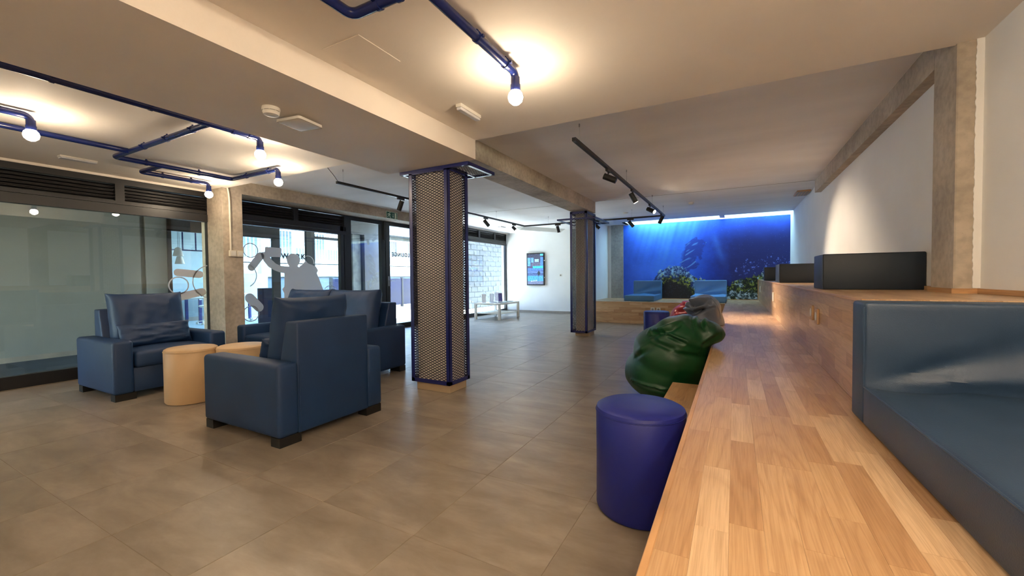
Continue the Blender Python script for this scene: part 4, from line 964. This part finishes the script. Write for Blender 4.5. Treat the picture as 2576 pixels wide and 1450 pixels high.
spot('lit track spotlight near the screen, third along the left track', XT1, 8.67, 'y', (0, 0, 0), (.72, -.3, -.6), True, 7)
spot('track spotlight second along the left track, tilted right', XT1, 7.41, 'y', (0, 0, 0), (.6, .2, -.78))
spot('track spotlight on the left track beside the near column', XT1, 4.9, 'y', (0, 0, 0), (-.35, -.1, -.95))

# ================================================================== WHITE TABLE WITH LEAFLETS
tb = thing('low_table', 'low white table with shelf by the far window', 'table', (-5.93, 10.12, 0))
MB().box(-.41, .41, -.57, .57, .405, .45, .003).build('tabletop', M['trimwhite'], tb)
MB().box(-.38, .38, -.53, .53, .155, .17).build('shelf', M['trimwhite'], tb)
for x in (-.38, .38):
    for y in (-.54, .54): MB().box(x-.03, x+.03, y-.03, y+.03, 0, .405).build('leg', M['trimwhite'], tb)
def leaf(label, x, y, rz, w_=.11, h_=.24, print_=None, lean=.12):
    t = thing('leaflet_stand', label, 'leaflet stand', (x, y, .4505), rz, 'leaflet stands on the white table')
    MB().poly([Vector((0, -w_/2, 0)), Vector((lean*.5, -w_/2, 0)), Vector((lean*.5, -w_/2, .006)), Vector((.008, -w_/2, .006)), Vector((-lean*.5, -w_/2, h_)), Vector((-lean*.5-.008, -w_/2, h_))], Vector((0, w_, 0))).build('holder', M['paper'], t)
    if print_ is not None:
        MB().poly([Vector((.004, -w_/2+.01, .03)), Vector((.008, -w_/2+.01, .03)), Vector((-lean*.5+.012, -w_/2+.01, h_-.01)), Vector((-lean*.5+.008, -w_/2+.01, h_-.01))], Vector((0, w_-.02, 0))).build('leaflet', print_, t)
M['leafblue'] = simple('violet_leaflet_print', C(96, 92, 150), .5, var=.2, nscale=40); M['leafgrey'] = simple('pale_leaflet_print', C(205, 200, 208), .5, var=.12, nscale=50)
leaf('white leaflet stand at the left end of the table', -6.1, 9.68, -.9); leaf('narrow white leaflet stand, second from the left', -5.9, 9.78, -1.4, .08)
leaf('leaning white leaflet stand in the middle of the table', -6.1, 10.1, -.9); leaf('violet printed leaflet stand on the table', -5.83, 10.12, -.7, .13, .26, M['leafblue'], .06)
leaf('pale printed leaflet stand nearest the window corner', -6.1, 10.42, -.9, .16, .26, M['leafgrey'])
k = 0
for (x, y, a, mt, lb) in ((-5.66, 9.78, .1, 'magdark', 'dark magazine at the front of the white table'), (-5.62, 10.0, .1, 'mag', 'sage magazine on the white table, front left'), (-5.70, 10.28, -.2, 'mag', 'sage magazine on the white table, middle'), (-5.72, 10.52, .3, 'mag', 'sage magazine on the white table, right end'), (-5.95, 9.92, .9, 'magdark', 'dark magazine among the leaflet stands')):
    t = thing('magazine', lb, 'magazine', (x, y, .451+k*.0004), a, 'magazines on the white table'); k += 1
    MB().box(-.07, .07, -.1, .1, 0, .012).build('pages', M['paper'], t); MB().box(-.072, .072, -.102, .102, .012, .015).build('cover', M[mt], t)

# ================================================================== FILM DECALS ON THE GLASS
XD = XG-.018
def film(m, pts): return m.poly([Vector((XD, y, z)) for y, z in pts], Vector((.001, 0, 0)))
def capsule(m, a, b, r, n=10):
    a = Vector(a); b = Vector(b); d = (b-a).normalized(); ang = math.atan2(d.y, d.x); pts = []
    for k in range(n+1): t = ang-math.pi/2+math.pi*k/n; pts.append((b.x+r*math.cos(t), b.y+r*math.sin(t)))
    for k in range(n+1): t = ang+math.pi/2+math.pi*k/n; pts.append((a.x+r*math.cos(t), a.y+r*math.sin(t)))
    return film(m, pts)
def ringf(m, c, r, wd, a0=0, a1=2*math.pi, n=36):
    o = [(c[0]+r*math.cos(a0+(a1-a0)*k/n), c[1]+r*math.sin(a0+(a1-a0)*k/n)) for k in range(n+1)]
    i = [(c[0]+(r-wd)*math.cos(a0+(a1-a0)*k/n), c[1]+(r-wd)*math.sin(a0+(a1-a0)*k/n)) for k in range(n+1)]
    for k in range(n): film(m, [o[k], o[k+1], i[k+1], i[k]])
dz = lambda x, y: (600+x*.23456, 520+y*.23456)
camR = [rt, -up2, fw]
def unp(px, py, X=XD):
    d = camR[0]*((px-1288)/1039.3)+camR[1]*((py-725)/1039.3)+camR[2]; s = X/d.x; p = Vector((0, 0, 1.15))+d*s; return (p.y, p.z)
def zp(L_): return [unp(*dz(x, y)) for x, y in L_]
m = MB()
film(m, zp([(285, 435), (292, 432), (452, 445), (460, 458), (455, 535), (448, 543), (390, 541), (335, 541), (355, 570), (400, 612), (455, 638), (540, 645), (545, 640), (525, 610), (515, 575), (522, 540), (545, 515), (585, 503), (625, 512), (652, 540), (660, 575), (655, 605), (632, 640), (650, 652), (668, 634), (690, 615), (718, 578), (745, 610), (805, 632), (832, 650), (852, 685), (838, 715), (870, 790), (915, 910), (835, 908), (800, 905), (690, 895), (660, 890), (640, 900), (615, 940), (600, 985), (492, 985), (490, 930), (468, 885), (492, 860), (492, 715), (440, 705), (380, 682), (320, 645), (275, 590), (248, 540), (240, 505), (255, 488), (282, 487)]))
d_ = m.build('figure', M['frost'])
tag(d_, 'frosted film figure taking a selfie on the middle window', 'window film')
m = MB(); ringf(m, unp(*dz(745, 600)), .125, .012, -.2, 2.9)
tag(m.build('arc_film', M['frost']), 'thin curved film band arching beside the head of the selfie figure', 'window film')
m = MB(); ringf(m, unp(*dz(985, 935)), .16, .012, .5, 2.5)
tag(m.build('arc_film', M['frost']), 'thin curved film band low at the right end of the middle window', 'window film')
m = MB(); capsule(m, unp(*dz(235, 530)), unp(*dz(140, 650)), .06); capsule(m, unp(*dz(120, 980)), unp(*dz(220, 1080)), .075)
ringf(m, unp(*dz(130, 470)), .12, .014); ringf(m, unp(*dz(135, 1150)), .13, .014); ringf(m, unp(*dz(60, 740)), .2, .014, -1.1, 1.1)
tag(m.build('microscope_film', M['frost']), 'frosted film capsules and rings beside the concrete pillar', 'window film')
z3 = lambda x, y: (400+x*.207, 560+y*.207)
m = MB(); capsule(m, unp(*z3(230, 608)), unp(*z3(490, 632)), .052); capsule(m, unp(*z3(250, 905)), unp(*z3(520, 845)), .055); ringf(m, unp(*z3(240, 765)), .125, .016); ringf(m, unp(*z3(640, 720)), .25, .013, 1.7, 4.4)
tag(m.build('gear_film', M['frost']), 'frosted film capsules and ring on the right end of the dark window', 'window film')

print('staves', n1, n2, 'objects', len(bpy.data.objects))
